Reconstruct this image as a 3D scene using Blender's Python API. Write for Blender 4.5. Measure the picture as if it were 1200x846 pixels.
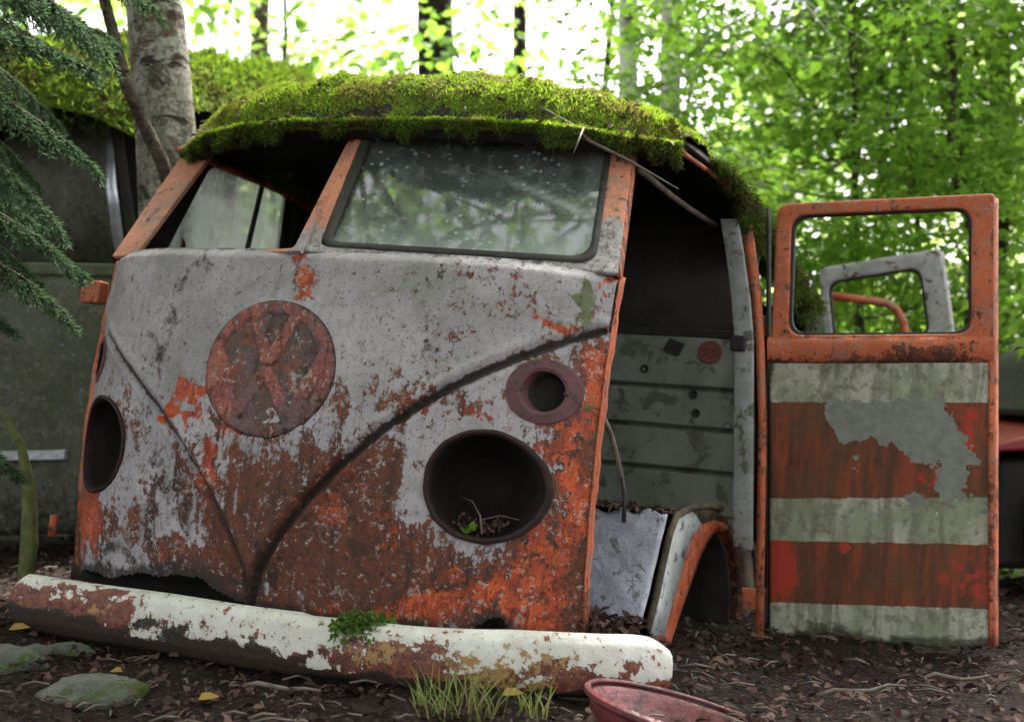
import bpy, bmesh, math, random
import numpy as np
from mathutils import Matrix, Vector
random.seed(7); rng = np.random.default_rng(7)
S = bpy.context.scene
for o in list(bpy.data.objects): bpy.data.objects.remove(o)
COL = S.collection
# ------------------------------------------------------------------ camera, sky, sun, exposure
FOC = 1584.3; CAMZ = 0.70
cam = bpy.data.objects.new('camera', bpy.data.cameras.new('camera')); COL.objects.link(cam)
cam.location = (0, 0, CAMZ); cam.rotation_euler = (math.radians(90), 0, 0)
cam.data.lens = FOC/1200*36; cam.data.sensor_width = 36; cam.data.clip_end = 500; cam.data.clip_start = .05
cam.data.dof.use_dof = True; cam.data.dof.focus_distance = 3.15; cam.data.dof.aperture_fstop = 2.8
S.camera = cam
W = bpy.data.worlds.new("World"); S.world = W; W.use_nodes = True
nt = W.node_tree; nt.nodes.clear()
out = nt.nodes.new('ShaderNodeOutputWorld'); bg = nt.nodes.new('ShaderNodeBackground')
sky = nt.nodes.new('ShaderNodeTexSky'); sky.sky_type = 'NISHITA'; sky.sun_disc = False
SUN_EL, SUN_AZ = math.radians(52), math.radians(28)      # azimuth from +Y towards +X
sky.sun_elevation = SUN_EL; sky.sun_rotation = SUN_AZ; sky.air_density = 1.0; sky.dust_density = 4.0
hsv = nt.nodes.new('ShaderNodeHueSaturation'); hsv.inputs['Saturation'].default_value = .18
nt.links.new(sky.outputs[0], hsv.inputs['Color']); nt.links.new(hsv.outputs[0], bg.inputs['Color'])
nt.links.new(bg.outputs[0], out.inputs['Surface']); bg.inputs['Strength'].default_value = .15
sl = bpy.data.lights.new('sun', 'SUN'); sl.energy = 4.5; sl.angle = math.radians(6); sl.color = (1, .95, .86)
sun = bpy.data.objects.new('sun', sl); COL.objects.link(sun)
sd = Vector((math.sin(SUN_AZ)*math.cos(SUN_EL), math.cos(SUN_AZ)*math.cos(SUN_EL), math.sin(SUN_EL)))
sun.rotation_euler = sd.to_track_quat('Z', 'Y').to_euler(); sun.location = sd*30
S.view_settings.view_transform = 'Standard'; S.view_settings.look = 'None'
S.view_settings.gamma = 1; S.view_settings.use_curve_mapping = False
S.view_settings.exposure = 2.3
S.render.engine = 'CYCLES'
S.cycles.max_bounces = 7; S.cycles.transparent_max_bounces = 12
S.cycles.diffuse_bounces = 4; S.cycles.transmission_bounces = 4

# ------------------------------------------------------------------ survey helpers
R = np.array([[0.89352471,0.43634013,0.10592867],[-0.44549036,0.89098726,0.08763582],[-0.05614207,-0.12549497,0.99050446]])
C0 = np.array([1.94115613,-2.58003291,0.79847488])       # the camera in the van's own frame
def wp(u, v, d): return np.array([(u-600)/FOC*d, d, CAMZ-(v-423)/FOC*d])
def pj(P):                                               # van frame -> picture (arrays)
    D = (np.asarray(P, float)-C0)@R.T
    return 600+FOC*D[..., 0]/D[..., 1], 423-FOC*D[..., 2]/D[..., 1]
def pjw(P):
    P = np.asarray(P, float); return 600+FOC*P[..., 0]/P[..., 1], 423-FOC*(P[..., 2]-CAMZ)/P[..., 1]
def ray(u, v): return R.T@np.array([(u-600)/FOC, 1, -(v-423)/FOC])
def hit(u, v, ax, val):
    d = ray(u, v); return C0+(val-C0[ax])/d[ax]*d
def v2w(p): return R@(np.asarray(p, float)-C0)+np.array([0, 0, CAMZ])
def plane(u, v, p, q, r, off=0):
    p, q, r = map(np.array, (p, q, r)); n = np.cross(q-p, r-p); n = n/np.linalg.norm(n)
    if n[1] > 0: n = -n
    d = ray(u, v); t = n@(p+n*off-C0)/(n@d); return C0+t*d
_P = np.array([[0,0,0],[.2,.2,.004],[.4,.4,.022],[.56,.56,.062],[.656,.656,.13],[.70,.70,.172],[.755,.755,.235]])
_A = np.stack([_P[:, 0]**k for k in (2, 4, 6, 8)], 1); _co = np.linalg.lstsq(_A, _P[:, 2], rcond=None)[0]
def gy(x): x = np.minimum(np.abs(x), .76); return sum(c*x**k for c, k in zip(_co, (2, 4, 6, 8)))
def ys(x, z): return .03+.2*(z-.85)**2+gy(x)
def hitfront(u, v):
    y = .05
    for _ in range(30):
        p = hit(u, v, 1, y); y = .6*y+.4*float(ys(p[0], p[2]))
    return p
def sm(a, b, x): t = np.clip((x-a)/(b-a+1e-12), 0, 1); return t*t*(3-2*t)
def blob(u, v, cu, cv, ru, rv, val=1.): return val*np.exp(-1.2*(((u-cu)/ru)**2+((v-cv)/rv)**2)**1.3)
def segd(u, v, pts):
    best = np.full(np.shape(u), 1e9)
    for (a, b), (c, d) in zip(pts[:-1], pts[1:]):
        ex, ey = c-a, d-b; t = np.clip(((u-a)*ex+(v-b)*ey)/(ex*ex+ey*ey+1e-12), 0, 1)
        best = np.minimum(best, np.hypot(u-a-t*ex, v-b-t*ey))
    return best
def polym(u, v, pts, soft=12):
    ins = np.zeros(np.shape(u), bool)
    for (a, b), (c, d) in zip(pts, pts[1:]+pts[:1]):
        if b == d: continue
        ins ^= ((b > v) != (d > v)) & (u < (c-a)*(v-b)/(d-b)+a)
    ds = segd(u, v, pts+pts[:1]); return sm(-soft, soft, np.where(ins, ds, -ds))
def vnoise(P, seed=0, sc=1.):
    P = np.asarray(P)*sc; r = np.random.default_rng(seed); t = np.zeros(P.shape[:-1])
    for k in range(7):
        w = r.normal(size=P.shape[-1])*(1+.5*k); t = t+np.sin(P@w+r.uniform(0, 6.28))/(1+.4*k)
    return t/2.2

# ------------------------------------------------------------------ mesh helpers
class MB:
    def __init__(s): s.v = []; s.f = []
    def add(s, v, f):
        o = len(s.v); s.v += [tuple(map(float, p)) for p in v]; s.f += [tuple(i+o for i in q) for q in f]; return s
    def tube(s, pts, rad, n=8, caps=True):
        pts = [np.array(p, float) for p in pts]; m = len(pts)
        if np.isscalar(rad): rad = [rad]*m
        vs = []; prev = None
        for i, p in enumerate(pts):
            t = pts[min(i+1, m-1)]-pts[max(i-1, 0)]; t = t/(np.linalg.norm(t)+1e-9)
            a = prev if prev is not None else np.array([0, 0, 1.]) if abs(t[2]) < .9 else np.array([1., 0, 0])
            a = a-t*(a@t); a /= np.linalg.norm(a)+1e-9; b = np.cross(t, a); prev = a
            for k in range(n):
                w = 2*math.pi*k/n; vs.append(p+rad[i]*(math.cos(w)*a+math.sin(w)*b))
        fs = [(i*n+k, i*n+(k+1) % n, (i+1)*n+(k+1) % n, (i+1)*n+k) for i in range(m-1) for k in range(n)]
        if caps: fs += [tuple(range(n))[::-1], tuple((m-1)*n+k for k in range(n))]
        return s.add(vs, fs)
    def box(s, lo, hi):
        x0, y0, z0 = lo; x1, y1, z1 = hi
        v = [(x0,y0,z0),(x1,y0,z0),(x1,y1,z0),(x0,y1,z0),(x0,y0,z1),(x1,y0,z1),(x1,y1,z1),(x0,y1,z1)]
        return s.add(v, [(0,3,2,1),(4,5,6,7),(0,1,5,4),(1,2,6,5),(2,3,7,6),(3,0,4,7)])
    def strip(s, A, B):
        n = len(A); return s.add(list(A)+list(B), [(i, i+1, n+i+1, n+i) for i in range(n-1)])
    def grid(s, G, keep=None):
        a, b = G.shape[:2]; vs = G.reshape(-1, 3)
        fs = [(i*b+j, i*b+j+1, (i+1)*b+j+1, (i+1)*b+j) for i in range(a-1) for j in range(b-1) if keep is None or keep[i, j]]
        return s.add(vs, fs)
    def build(s, name, mat, parent=None, smooth=True, solid=0, bevel=0, mask=None, off=0, angle=None):
        me = bpy.data.meshes.new(name); me.from_pydata(s.v, [], s.f); me.update()
        return link(name, me, mat, parent, smooth, solid, bevel, mask, off, angle)
def link(name, me, mat, parent=None, smooth=True, solid=0, bevel=0, mask=None, off=0, angle=None):
    o = bpy.data.objects.new(name, me); COL.objects.link(o)
    if mat: me.materials.append(mat)
    if mask is not None:
        at = me.color_attributes.new('mask', 'FLOAT_COLOR', 'POINT'); at.data.foreach_set('color', np.asarray(mask, np.float32).ravel())
    if smooth:
        me.shade_smooth()
        if angle or solid or bevel: me.set_sharp_from_angle(angle=angle or .7)
    if parent: o.parent = parent
    if solid:
        m = o.modifiers.new('thick', 'SOLIDIFY'); m.thickness = solid; m.offset = off
    if bevel:
        m = o.modifiers.new('edge', 'BEVEL'); m.width = bevel; m.segments = 2; m.limit_method = 'ANGLE'
    return o
def tag(o, label=None, cat=None, group=None, kind=None):
    if label: o['label'] = label
    if cat: o['category'] = cat
    if group: o['group'] = group
    if kind: o['kind'] = kind
    return o
def empty(name, loc, label, cat, group=None, rot=(0, 0, 0)):
    o = bpy.data.objects.new(name, None); COL.objects.link(o); o.location = loc; o.rotation_euler = rot
    o.empty_display_size = .1; return tag(o, label, cat, group)
def rq(corners, rad, n=6):                               # rounded quad in 3D; corners in order, one radius each
    P = [np.array(c, float) for c in corners]; out = []
    if np.isscalar(rad): rad = [rad]*4
    for i in range(4):
        p = P[i]; a = P[i-1]-p; b = P[(i+1) % 4]-p; a = a/np.linalg.norm(a)*rad[i]; b = b/np.linalg.norm(b)*rad[i]
        for k in range(n+1):
            t = k/n; out.append((1-t)**2*(p+a)+2*t*(1-t)*p+t*t*(p+b))
    return out
def ring(mb, A, B):
    n = len(A); return mb.add(list(A)+list(B), [(i, (i+1) % n, n+(i+1) % n, n+i) for i in range(n)])

# ------------------------------------------------------------------ materials
class NT:
    def __init__(s, name):
        s.m = bpy.data.materials.new(name); s.m.use_nodes = True; s.t = s.m.node_tree; s.t.nodes.clear()
        s.out = s.n('ShaderNodeOutputMaterial'); s.co = s.n('ShaderNodeTexCoord').outputs['Object']
    def n(s, k, **kw):
        x = s.t.nodes.new(k)
        for a, b in kw.items(): setattr(x, a, b)
        return x
    def l(s, a, b):
        if hasattr(a, 'is_output') or hasattr(a, 'links'): s.t.links.new(a, b)
        else: b.default_value = a
    def map(s, sc, co=None):
        x = s.n('ShaderNodeMapping'); x.inputs['Scale'].default_value = sc; s.l(co or s.co, x.inputs[0]); return x.outputs[0]
    def noise(s, sc, det=5, ro=.6, dist=0, co=None, col=False):
        x = s.n('ShaderNodeTexNoise'); s.l(co or s.co, x.inputs['Vector'])
        for k, v in (('Scale', sc), ('Detail', det), ('Roughness', ro), ('Distortion', dist)): x.inputs[k].default_value = v
        return x.outputs['Color' if col else 'Fac']
    def vor(s, sc, feat='F1', co=None, out='Distance'):
        x = s.n('ShaderNodeTexVoronoi', feature=feat); s.l(co or s.co, x.inputs['Vector']); x.inputs['Scale'].default_value = sc
        return x.outputs[out]
    def math(s, op, a, b=0., c=None, clamp=False):
        x = s.n('ShaderNodeMath', operation=op); x.use_clamp = clamp; s.l(a, x.inputs[0]); s.l(b, x.inputs[1])
        if c is not None: s.l(c, x.inputs[2])
        return x.outputs[0]
    def step(s, x, a, b):
        m = s.n('ShaderNodeMapRange', interpolation_type='SMOOTHSTEP'); s.l(x, m.inputs[0])
        m.inputs[1].default_value = a; m.inputs[2].default_value = b; return m.outputs[0]
    def mix(s, f, a, b):
        x = s.n('ShaderNodeMix', data_type='RGBA'); s.l(f, x.inputs[0])
        for i, q in ((6, a), (7, b)):
            if isinstance(q, tuple): q = (*q[:3], 1)
            s.l(q, x.inputs[i])
        return x.outputs[2]
    def attr(s, name='mask'):
        a = s.n('ShaderNodeAttribute', attribute_name=name); x = s.n('ShaderNodeSeparateColor'); s.l(a.outputs['Color'], x.inputs[0])
        return x.outputs[0], x.outputs[1], x.outputs[2], a.outputs['Alpha']
    def xyz(s):
        x = s.n('ShaderNodeSeparateXYZ'); s.l(s.co, x.inputs[0]); return x.outputs
    def bump(s, h, st=.4, d=.01):
        x = s.n('ShaderNodeBump'); s.l(h, x.inputs['Height']); x.inputs['Strength'].default_value = st; x.inputs['Distance'].default_value = d
        return x.outputs[0]
    def pbr(s, col, rough=.7, metal=0., bump=None, spec=.4, alpha=None):
        p = s.n('ShaderNodeBsdfPrincipled')
        if isinstance(col, tuple): col = (*col[:3], 1)
        s.l(col, p.inputs['Base Color']); s.l(rough, p.inputs['Roughness']); s.l(metal, p.inputs['Metallic'])
        s.l(spec, p.inputs['Specular IOR Level'])
        if bump is not None: s.l(bump, p.inputs['Normal'])
        s.l(p.outputs[0], s.out.inputs[0]); s.p = p; return s.m
def thr(n, base, spread, a=.47, b=.53): return n.step(n.math('ADD', base, spread), a, b)
def add(n, *a):
    r = a[0]
    for x in a[1:]: r = n.math('ADD', r, x)
    return r
def cen(n, x, k): return n.math('MULTIPLY_ADD', x, k, -.5*k)

def weathered(name, pale1, pale2, orange1=(.56, .095, .02), orange2=(.33, .045, .014), brown1=(.030, .012, .008), brown2=(.17, .048, .022), chips=.8, rough=.6):
    """paint over orange primer over rust; mask R=bare rust, G=orange, B=moss, A=dirt and darker groove and edges"""
    n = NT(name); r, g, b, a = n.attr()
    n0 = n.noise(4.5, 6, .6); n1 = n.noise(13, 8, .68, .4); n2 = n.noise(52, 6, .72, .3); n3 = n.noise(150, 3, .6); n25 = n.noise(27, 7, .72, .6)
    st = n.noise(1, 6, .65, co=n.map((30, 30, 3.2))); drip = n.noise(1, 5, .7, co=n.map((75, 75, 6))); n4 = n.noise(95, 5, .75, .4)
    var = add(n, cen(n, n1, 1.2), cen(n, n2, 1.1), cen(n, n25, 1.2), cen(n, n4, .6), cen(n, st, 1.1), cen(n, drip, .5))
    rust = thr(n, r, var, .44, .54)
    og = thr(n, g, add(n, cen(n, n1, 1.3), cen(n, n2, 1.3), cen(n, n25, 1.2), cen(n, drip, .6)), .42, .58)
    pale = n.mix(n.step(n0, .35, .65), pale1, pale2)
    pale = n.mix(n.math('MULTIPLY', n.step(drip, .5, .72), .5), pale, (.16, .15, .135))
    pale = n.mix(n.math('MULTIPLY', n.step(n25, .50, .64), .5), pale, (.22, .20, .175))
    pale = n.mix(n.math('MULTIPLY', n.step(n.noise(7, 6, .7, .5), .50, .66), .5), pale, (.17, .17, .14))
    pale = n.mix(n.math('MULTIPLY', n.step(n2, .60, .66), .85), pale, (.07, .05, .04))
    pale = n.mix(n.math('MULTIPLY', n.step(n.noise(120, 4, .7), .60, .66), .8), pale, (.06, .045, .04))
    pale = n.mix(n.math('MULTIPLY', n.step(n4, .34, .40), 1.), n.mix(.5, pale, (.50, .48, .50)), pale)
    brown = n.mix(n.step(n2, .32, .66), brown1, brown2)
    brown = n.mix(n.math('MULTIPLY', n.step(n25, .48, .62), .7), brown, (.27, .062, .020))
    brown = n.mix(n.math('MULTIPLY', n.step(st, .50, .66), .7), brown, (.028, .016, .012))
    org = n.mix(n.step(n25, .38, .6), orange1, orange2)
    org = n.mix(n.math('MULTIPLY', n.step(drip, .50, .66), .75), org, (.09, .025, .014))
    org = n.mix(n.math('MULTIPLY', n.step(n4, .56, .64), .8), org, (.06, .022, .014))
    c = n.mix(rust, pale, brown)
    c = n.mix(og, c, org)
    c = n.mix(n.math('MULTIPLY', n.math('MULTIPLY', n.step(n.math('ADD', n.noise(70, 5, .72, .4), cen(n, n1, .5)), .595, .625), n.math('ADD', rust, og, clamp=True)), chips), c, (.36, .32, .29))
    c = n.mix(n.step(n3, .655, .69), c, (.03, .022, .018))
    ms = thr(n, b, add(n, cen(n, n2, 1.4), cen(n, n1, .8)), .36, .62)
    c = n.mix(n.math('MULTIPLY', ms, .85), c, n.mix(n3, (.035, .055, .010), (.12, .16, .03)))
    dt = n.math('MULTIPLY', n.step(n.math('ADD', a, add(n, cen(n, n2, 1.5), cen(n, n25, 1.4))), .26, .8), .94)
    c = n.mix(dt, c, (.018, .013, .010))
    h = add(n, n.math('MULTIPLY', rust, -.6), n.math('MULTIPLY', n2, .6), n.math('MULTIPLY', n4, .5), n.math('MULTIPLY', og, -.2))
    return n.pbr(c, rough, 0, n.bump(h, .7, .007), .35)

def simple(name, c1, c2, sc=20, rough=.8, bs=.4, spec=.3, spots=None, metal=0, bd=.01):
    n = NT(name); a = n.noise(sc, 6, .65); b = n.noise(sc*5, 4, .6)
    c = n.mix(n.step(a, .35, .65), c1, c2)
    if spots: c = n.mix(n.step(n.noise(sc*1.7, 5, .7, .5), .54, .60), c, spots)
    return n.pbr(c, rough, metal, n.bump(n.math('ADD', a, n.math('MULTIPLY', b, .5)), bs, bd), spec)

def leafmat(name, c1, c2, tr=.5, rough=.5, var=None, vs=1.3):
    n = NT(name); at = n.n('ShaderNodeAttribute', attribute_name='rnd')
    c = n.mix(at.outputs['Fac'], c1, c2)
    if var: c = n.mix(n.step(n.noise(vs, 4), .47, .6), c, var)
    p = n.n('ShaderNodeBsdfPrincipled'); n.l(c, p.inputs['Base Color']); n.l(rough+.15, p.inputs['Roughness']); n.l(.15, p.inputs['Specular IOR Level'])
    t = n.n('ShaderNodeBsdfTranslucent'); h = n.n('ShaderNodeHueSaturation'); n.l(c, h.inputs['Color'])
    h.inputs['Value'].default_value = 1.5; h.inputs['Saturation'].default_value = 1.05; h.inputs['Hue'].default_value = .49
    n.l(h.outputs[0], t.inputs[0]); m = n.n('ShaderNodeMixShader'); m.inputs[0].default_value = tr
    n.l(p.outputs[0], m.inputs[1]); n.l(t.outputs[0], m.inputs[2]); n.l(m.outputs[0], n.out.inputs[0]); return n.m

M = {}
M['front'] = weathered('peeling_grey_paint', (.395, .355, .38), (.27, .25, .265))
M['pillar'] = weathered('faded_salmon_paint', (.60, .23, .14), (.50, .17, .09), orange1=(.36, .34, .34), orange2=(.25, .23, .23), chips=.3)
M['orange'] = weathered('orange_paint', (.60, .15, .06), (.47, .10, .035), orange1=(.6, .15, .05), chips=.35)
M['emblem'] = weathered('maroon_badge_paint', (.15, .065, .075), (.11, .075, .07), orange1=(.38, .12, .08), orange2=(.22, .065, .055), brown1=(.055, .045, .038), brown2=(.13, .09, .075))
M['maroon'] = simple('maroon_paint', (.115, .035, .042), (.075, .028, .033), 25, .6, .3, .4, (.045, .02, .018))
M['bucket'] = simple('rusty_bucket_metal', (.030, .013, .012), (.012, .007, .007), 20, .75)
M['void'] = simple('shade_black_bucket_inside', (.016, .008, .008), (.008, .005, .005), 12, .9)  # shade of the hollow bowl put into the near-black colour
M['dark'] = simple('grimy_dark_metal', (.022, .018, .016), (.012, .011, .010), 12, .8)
M['seal'] = simple('perished_black_rubber', (.018, .018, .017), (.035, .033, .03), 30, .6)
M['grey'] = simple('grey_green_inner_paint', (.17, .18, .155), (.12, .13, .105), 7, .6, .3, .35, (.07, .07, .05))
M['liner'] = simple('black_headlining', (.010, .009, .009), (.016, .014, .013), 6, .9)
M['lilac'] = simple('lilac_grey_floor_sheet', (.40, .40, .47), (.29, .29, .35), 9, .42, .5, .5, (.15, .14, .15), bd=.02)
M['pillgrey'] = simple('stained_grey_pillar_paint', (.27, .275, .28), (.17, .17, .155), 8, .55, .4, .4, (.08, .075, .055))
M['whitep'] = simple('chalky_white_paint', (.55, .58, .57), (.42, .45, .44), 14, .5, .3, .4, (.16, .14, .12))
M['khaki'] = simple('mud_caked_steel', (.11, .085, .055), (.05, .035, .025), 18, .8, .7)
M['rust'] = simple('bare_rust', (.10, .032, .018), (.04, .015, .010), 25, .85, .7, .2, (.2, .06, .03))
M['rub'] = simple('rotten_rubble', (.05, .03, .022), (.022, .015, .012), 30, .95, 1)
M['moss'] = simple('moss_cushion', (.14, .19, .025), (.06, .08, .015), 22, .95, 1, .1, (.05, .035, .015), bd=.03)
M['mosst'] = leafmat('moss_tips', (.12, .205, .02), (.29, .42, .05), .4, .8, (.17, .17, .04), 9)
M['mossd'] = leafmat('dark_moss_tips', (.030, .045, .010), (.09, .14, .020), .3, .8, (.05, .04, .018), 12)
M['leaf'] = leafmat('spring_leaf', (.095, .205, .03), (.20, .345, .055), .62, .45, (.145, .27, .04))
M['leafd'] = leafmat('dark_leaf', (.06, .12, .025), (.13, .21, .045), .5, .45)
M['leafy'] = leafmat('haze_pale_leaf', (.22, .30, .09), (.36, .45, .16), .65, .5)  # distant haze put into the leaf colour of the far foliage
M['needle'] = leafmat('fir_needles', (.028, .06, .03), (.065, .115, .05), .3, .6)
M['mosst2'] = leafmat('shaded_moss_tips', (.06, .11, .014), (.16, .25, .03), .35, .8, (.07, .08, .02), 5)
M['grassm'] = leafmat('grass_blade', (.07, .14, .03), (.26, .28, .10), .4, .6, (.20, .19, .08), 14)
M['litter'] = leafmat('dead_leaf', (.018, .010, .009), (.13, .075, .06), .1, .6, (.022, .012, .011), 2.5)
M['yellowleaf'] = leafmat('yellow_leaf', (.25, .20, .05), (.30, .18, .05), .2, .7)
M['bark'] = simple('brown_bark', (.06, .045, .035), (.13, .105, .08), 16, .95, 1, .1, (.03, .025, .02), bd=.04)
M['barkd'] = simple('dark_bark', (.022, .017, .014), (.05, .04, .033), 14, .95, 1, .1, bd=.04)
M['twig'] = simple('grey_twig', (.16, .13, .11), (.09, .07, .055), 30, .9)
M['stone'] = simple('mossy_stone', (.13, .13, .115), (.07, .075, .06), 9, .85, .8, .2, (.045, .07, .015), bd=.03)
M['hoodred'] = simple('red_car_paint', (.30, .03, .03), (.20, .02, .02), 9, .35, .2, .5)
M['chrome'] = simple('dull_chrome_strip', (.5, .53, .58), (.3, .32, .36), 12, .3, .3, .5, metal=.6)
M['hull'] = weathered('algae_streaked_van_paint', (.115, .12, .095), (.07, .075, .05), orange1=(.12, .05, .03), orange2=(.08, .04, .025), brown1=(.02, .015, .012), brown2=(.05, .035, .025), chips=.15)
M['greyframe'] = simple('grey_primer_frame', (.36, .35, .36), (.24, .23, .24), 15, .5, .3, .4, (.09, .055, .05))

def mk_birch():
    n = NT('birch_bark'); st = n.noise(1, 7, .7, .6, co=n.map((9, 9, 22))); n1 = n.noise(6, 7, .65, .5); n2 = n.noise(60, 4, .7)
    c = n.mix(n.step(n1, .38, .62), (.60, .57, .52), (.30, .27, .22))
    c = n.mix(n.step(st, .52, .60), c, (.055, .042, .034)); c = n.mix(n.math('MULTIPLY', n.step(n2, .5, .62), .6), c, (.09, .08, .05))
    c = n.mix(n.math('MULTIPLY', n.step(n.noise(14, 6, .7, .5), .52, .60), .75), c, (.10, .08, .06)); c = n.mix(n.math('MULTIPLY', n.step(n.noise(9, 5, .6), .57, .63), .7), c, (.16, .075, .04)); c = n.mix(n.math('MULTIPLY', n.step(n.noise(4, 5, .6), .52, .64), .6), c, (.09, .11, .035))
    return n.pbr(c, .9, 0, n.bump(n.math('ADD', st, n2), 1, .035), .2)
M['birch'] = mk_birch(); M['birchfar'] = simple('pale_birch_bark', (.72, .70, .66), (.50, .48, .45), 5, .9, .6, .2, (.10, .085, .07))
def mk_bumper():
    n = NT('bumper_white_paint_over_rust'); r, g, b, a = n.attr(); n1 = n.noise(11, 8, .7, .3); n2 = n.noise(55, 5, .7); n3 = n.noise(140, 3)
    var = add(n, cen(n, n1, .5), cen(n, n2, 1.7), cen(n, n.noise(26, 7, .72, .5), 1.3)); rust = thr(n, r, var, .46, .52)
    c = n.mix(n.step(n1, .3, .7), (.66, .65, .60), (.50, .47, .42))
    c = n.mix(n.math('MULTIPLY', n.step(n2, .58, .68), .7), c, (.25, .15, .09))
    br = n.mix(n.step(n2, .35, .65), (.07, .022, .016), (.22, .07, .04))
    c = n.mix(rust, c, br); og = thr(n, g, var, .44, .56); c = n.mix(og, c, n.mix(n.step(n2, .35, .65), (.36, .13, .035), (.30, .20, .08)))
    dt = n.step(n.math('ADD', a, add(n, cen(n, n2, 1.5), cen(n, n3, .8), cen(n, n1, .8))), .35, .65); c = n.mix(n.math('MULTIPLY', dt, .95), c, (.018, .014, .010))
    c = n.mix(n.step(n3, .68, .72), c, (.03, .02, .015))
    h = add(n, n.math('MULTIPLY', rust, -.6), n2); return n.pbr(c, .55, 0, n.bump(h, .5, .006), .4)
M['bumper'] = mk_bumper()
def mk_door():
    n = NT('striped_door_paint'); r, g, b, a = n.attr(); n1 = n.noise(7, 7, .65, .4); n2 = n.noise(35, 6, .7); n3 = n.noise(120, 3, .6)
    st = n.noise(1, 6, .65, co=n.map((28, 28, 1.6)))
    # R = orange stripe, G = peeled patch, B = fresh red, A = dirt and darker edges
    og = n.mix(n.step(st, .40, .60), (.22, .045, .016), (.085, .030, .013)); og = n.mix(n.math('MULTIPLY', n.step(n1, .45, .62), .7), og, (.10, .05, .015)); og = n.mix(n.math('MULTIPLY', n.step(n2, .55, .66), .5), og, (.04, .02, .012))
    og = n.mix(thr(n, b, add(n, cen(n, n1, 1.2), cen(n, n2, 1.4), cen(n, st, .8)), .4, .6), og, (.36, .035, .018))
    wh = n.mix(n.step(n1, .40, .60), (.43, .42, .35), (.25, .27, .18)); wh = n.mix(n.math('MULTIPLY', n.step(st, .46, .62), .7), wh, (.13, .135, .075))
    wh = n.mix(n.math('MULTIPLY', n.step(n2, .50, .62), .6), wh, (.11, .09, .07)); wh = n.mix(n.step(n2, .30, .38), (.46, .48, .43), wh)
    c = n.mix(n.step(n.math('ADD', r, cen(n, n2, 1.6)), .42, .58), wh, og)
    pl = n.mix(n.step(n2, .35, .7), (.22, .23, .205), (.15, .16, .125))
    pm = thr(n, g, add(n, cen(n, n1, .6), cen(n, n2, 1.3), cen(n, n3, .4)), .47, .52); c = n.mix(pm, c, pl)
    edge = n.math('MULTIPLY', n.math('MULTIPLY', pm, n.math('SUBTRACT', 1., pm)), 3.); c = n.mix(edge, c, (.36, .33, .33))
    c = n.mix(n.step(n3, .68, .73), c, (.05, .04, .03))
    dt = n.math('MULTIPLY', n.step(n.math('ADD', a, cen(n, n2, .8)), .3, .8), .9); c = n.mix(dt, c, (.03, .028, .014))
    return n.pbr(c, .6, 0, n.bump(add(n, n.math('MULTIPLY', pm, -.7), n.math('MULTIPLY', n2, .4)), .5, .006), .35)
M['door'] = mk_door()
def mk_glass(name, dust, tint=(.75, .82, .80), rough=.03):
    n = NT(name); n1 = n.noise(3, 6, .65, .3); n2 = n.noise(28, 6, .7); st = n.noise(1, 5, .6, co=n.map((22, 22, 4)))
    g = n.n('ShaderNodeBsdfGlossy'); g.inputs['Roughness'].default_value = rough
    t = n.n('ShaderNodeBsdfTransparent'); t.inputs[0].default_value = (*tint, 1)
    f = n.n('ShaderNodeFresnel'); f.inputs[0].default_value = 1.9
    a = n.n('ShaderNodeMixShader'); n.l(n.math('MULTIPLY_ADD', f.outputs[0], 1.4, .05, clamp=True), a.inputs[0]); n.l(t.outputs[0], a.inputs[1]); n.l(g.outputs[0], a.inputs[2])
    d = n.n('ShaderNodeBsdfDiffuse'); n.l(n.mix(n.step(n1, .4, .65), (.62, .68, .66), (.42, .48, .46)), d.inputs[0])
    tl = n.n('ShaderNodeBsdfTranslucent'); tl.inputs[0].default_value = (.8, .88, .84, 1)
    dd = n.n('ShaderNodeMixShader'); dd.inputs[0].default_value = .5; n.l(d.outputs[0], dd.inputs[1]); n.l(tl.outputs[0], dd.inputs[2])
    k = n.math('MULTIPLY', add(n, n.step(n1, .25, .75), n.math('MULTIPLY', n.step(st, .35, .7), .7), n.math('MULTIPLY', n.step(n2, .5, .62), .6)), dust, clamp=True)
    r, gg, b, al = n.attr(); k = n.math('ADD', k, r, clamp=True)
    sp = n.math('MULTIPLY', n.step(n.math('ADD', n.vor(38), cen(n, n.noise(60, 3), .25)), .26, .16), n.step(n.noise(6, 4, .6), .46, .6)); sp2 = n.step(n.noise(17, 6, .75, .8), .55, .68)  # painted pale speckles stand for bright sky reflections on the dusty glass
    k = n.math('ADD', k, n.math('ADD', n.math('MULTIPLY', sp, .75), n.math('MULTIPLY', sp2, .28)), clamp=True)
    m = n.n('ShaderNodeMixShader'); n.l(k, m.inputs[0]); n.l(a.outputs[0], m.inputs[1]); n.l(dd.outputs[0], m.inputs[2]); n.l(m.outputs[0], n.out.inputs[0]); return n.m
M['glass'] = mk_glass('dusty_glass_painted_glints', .19)
M['glass2'] = mk_glass('milky_side_glass', .42)
def mk_ground():
    n = NT('forest_soil'); n1 = n.noise(3, 6, .6); n2 = n.noise(40, 8, .75); v = n.vor(45, out='Distance')
    c = n.mix(n.step(n2, .3, .7), (.010, .007, .006), (.045, .028, .022)); c = n.mix(n.math('MULTIPLY', n.step(n.noise(90, 5, .7), .56, .64), .8), c, (.17, .115, .095))
    c = n.mix(n.math('MULTIPLY', n.step(n.noise(2.2, 5, .65), .58, .68), .75), c, (.03, .05, .014))
    return n.pbr(c, .95, 0, n.bump(n.math('ADD', n2, v), 1, .03), .15)
M['ground'] = mk_ground()

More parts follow.
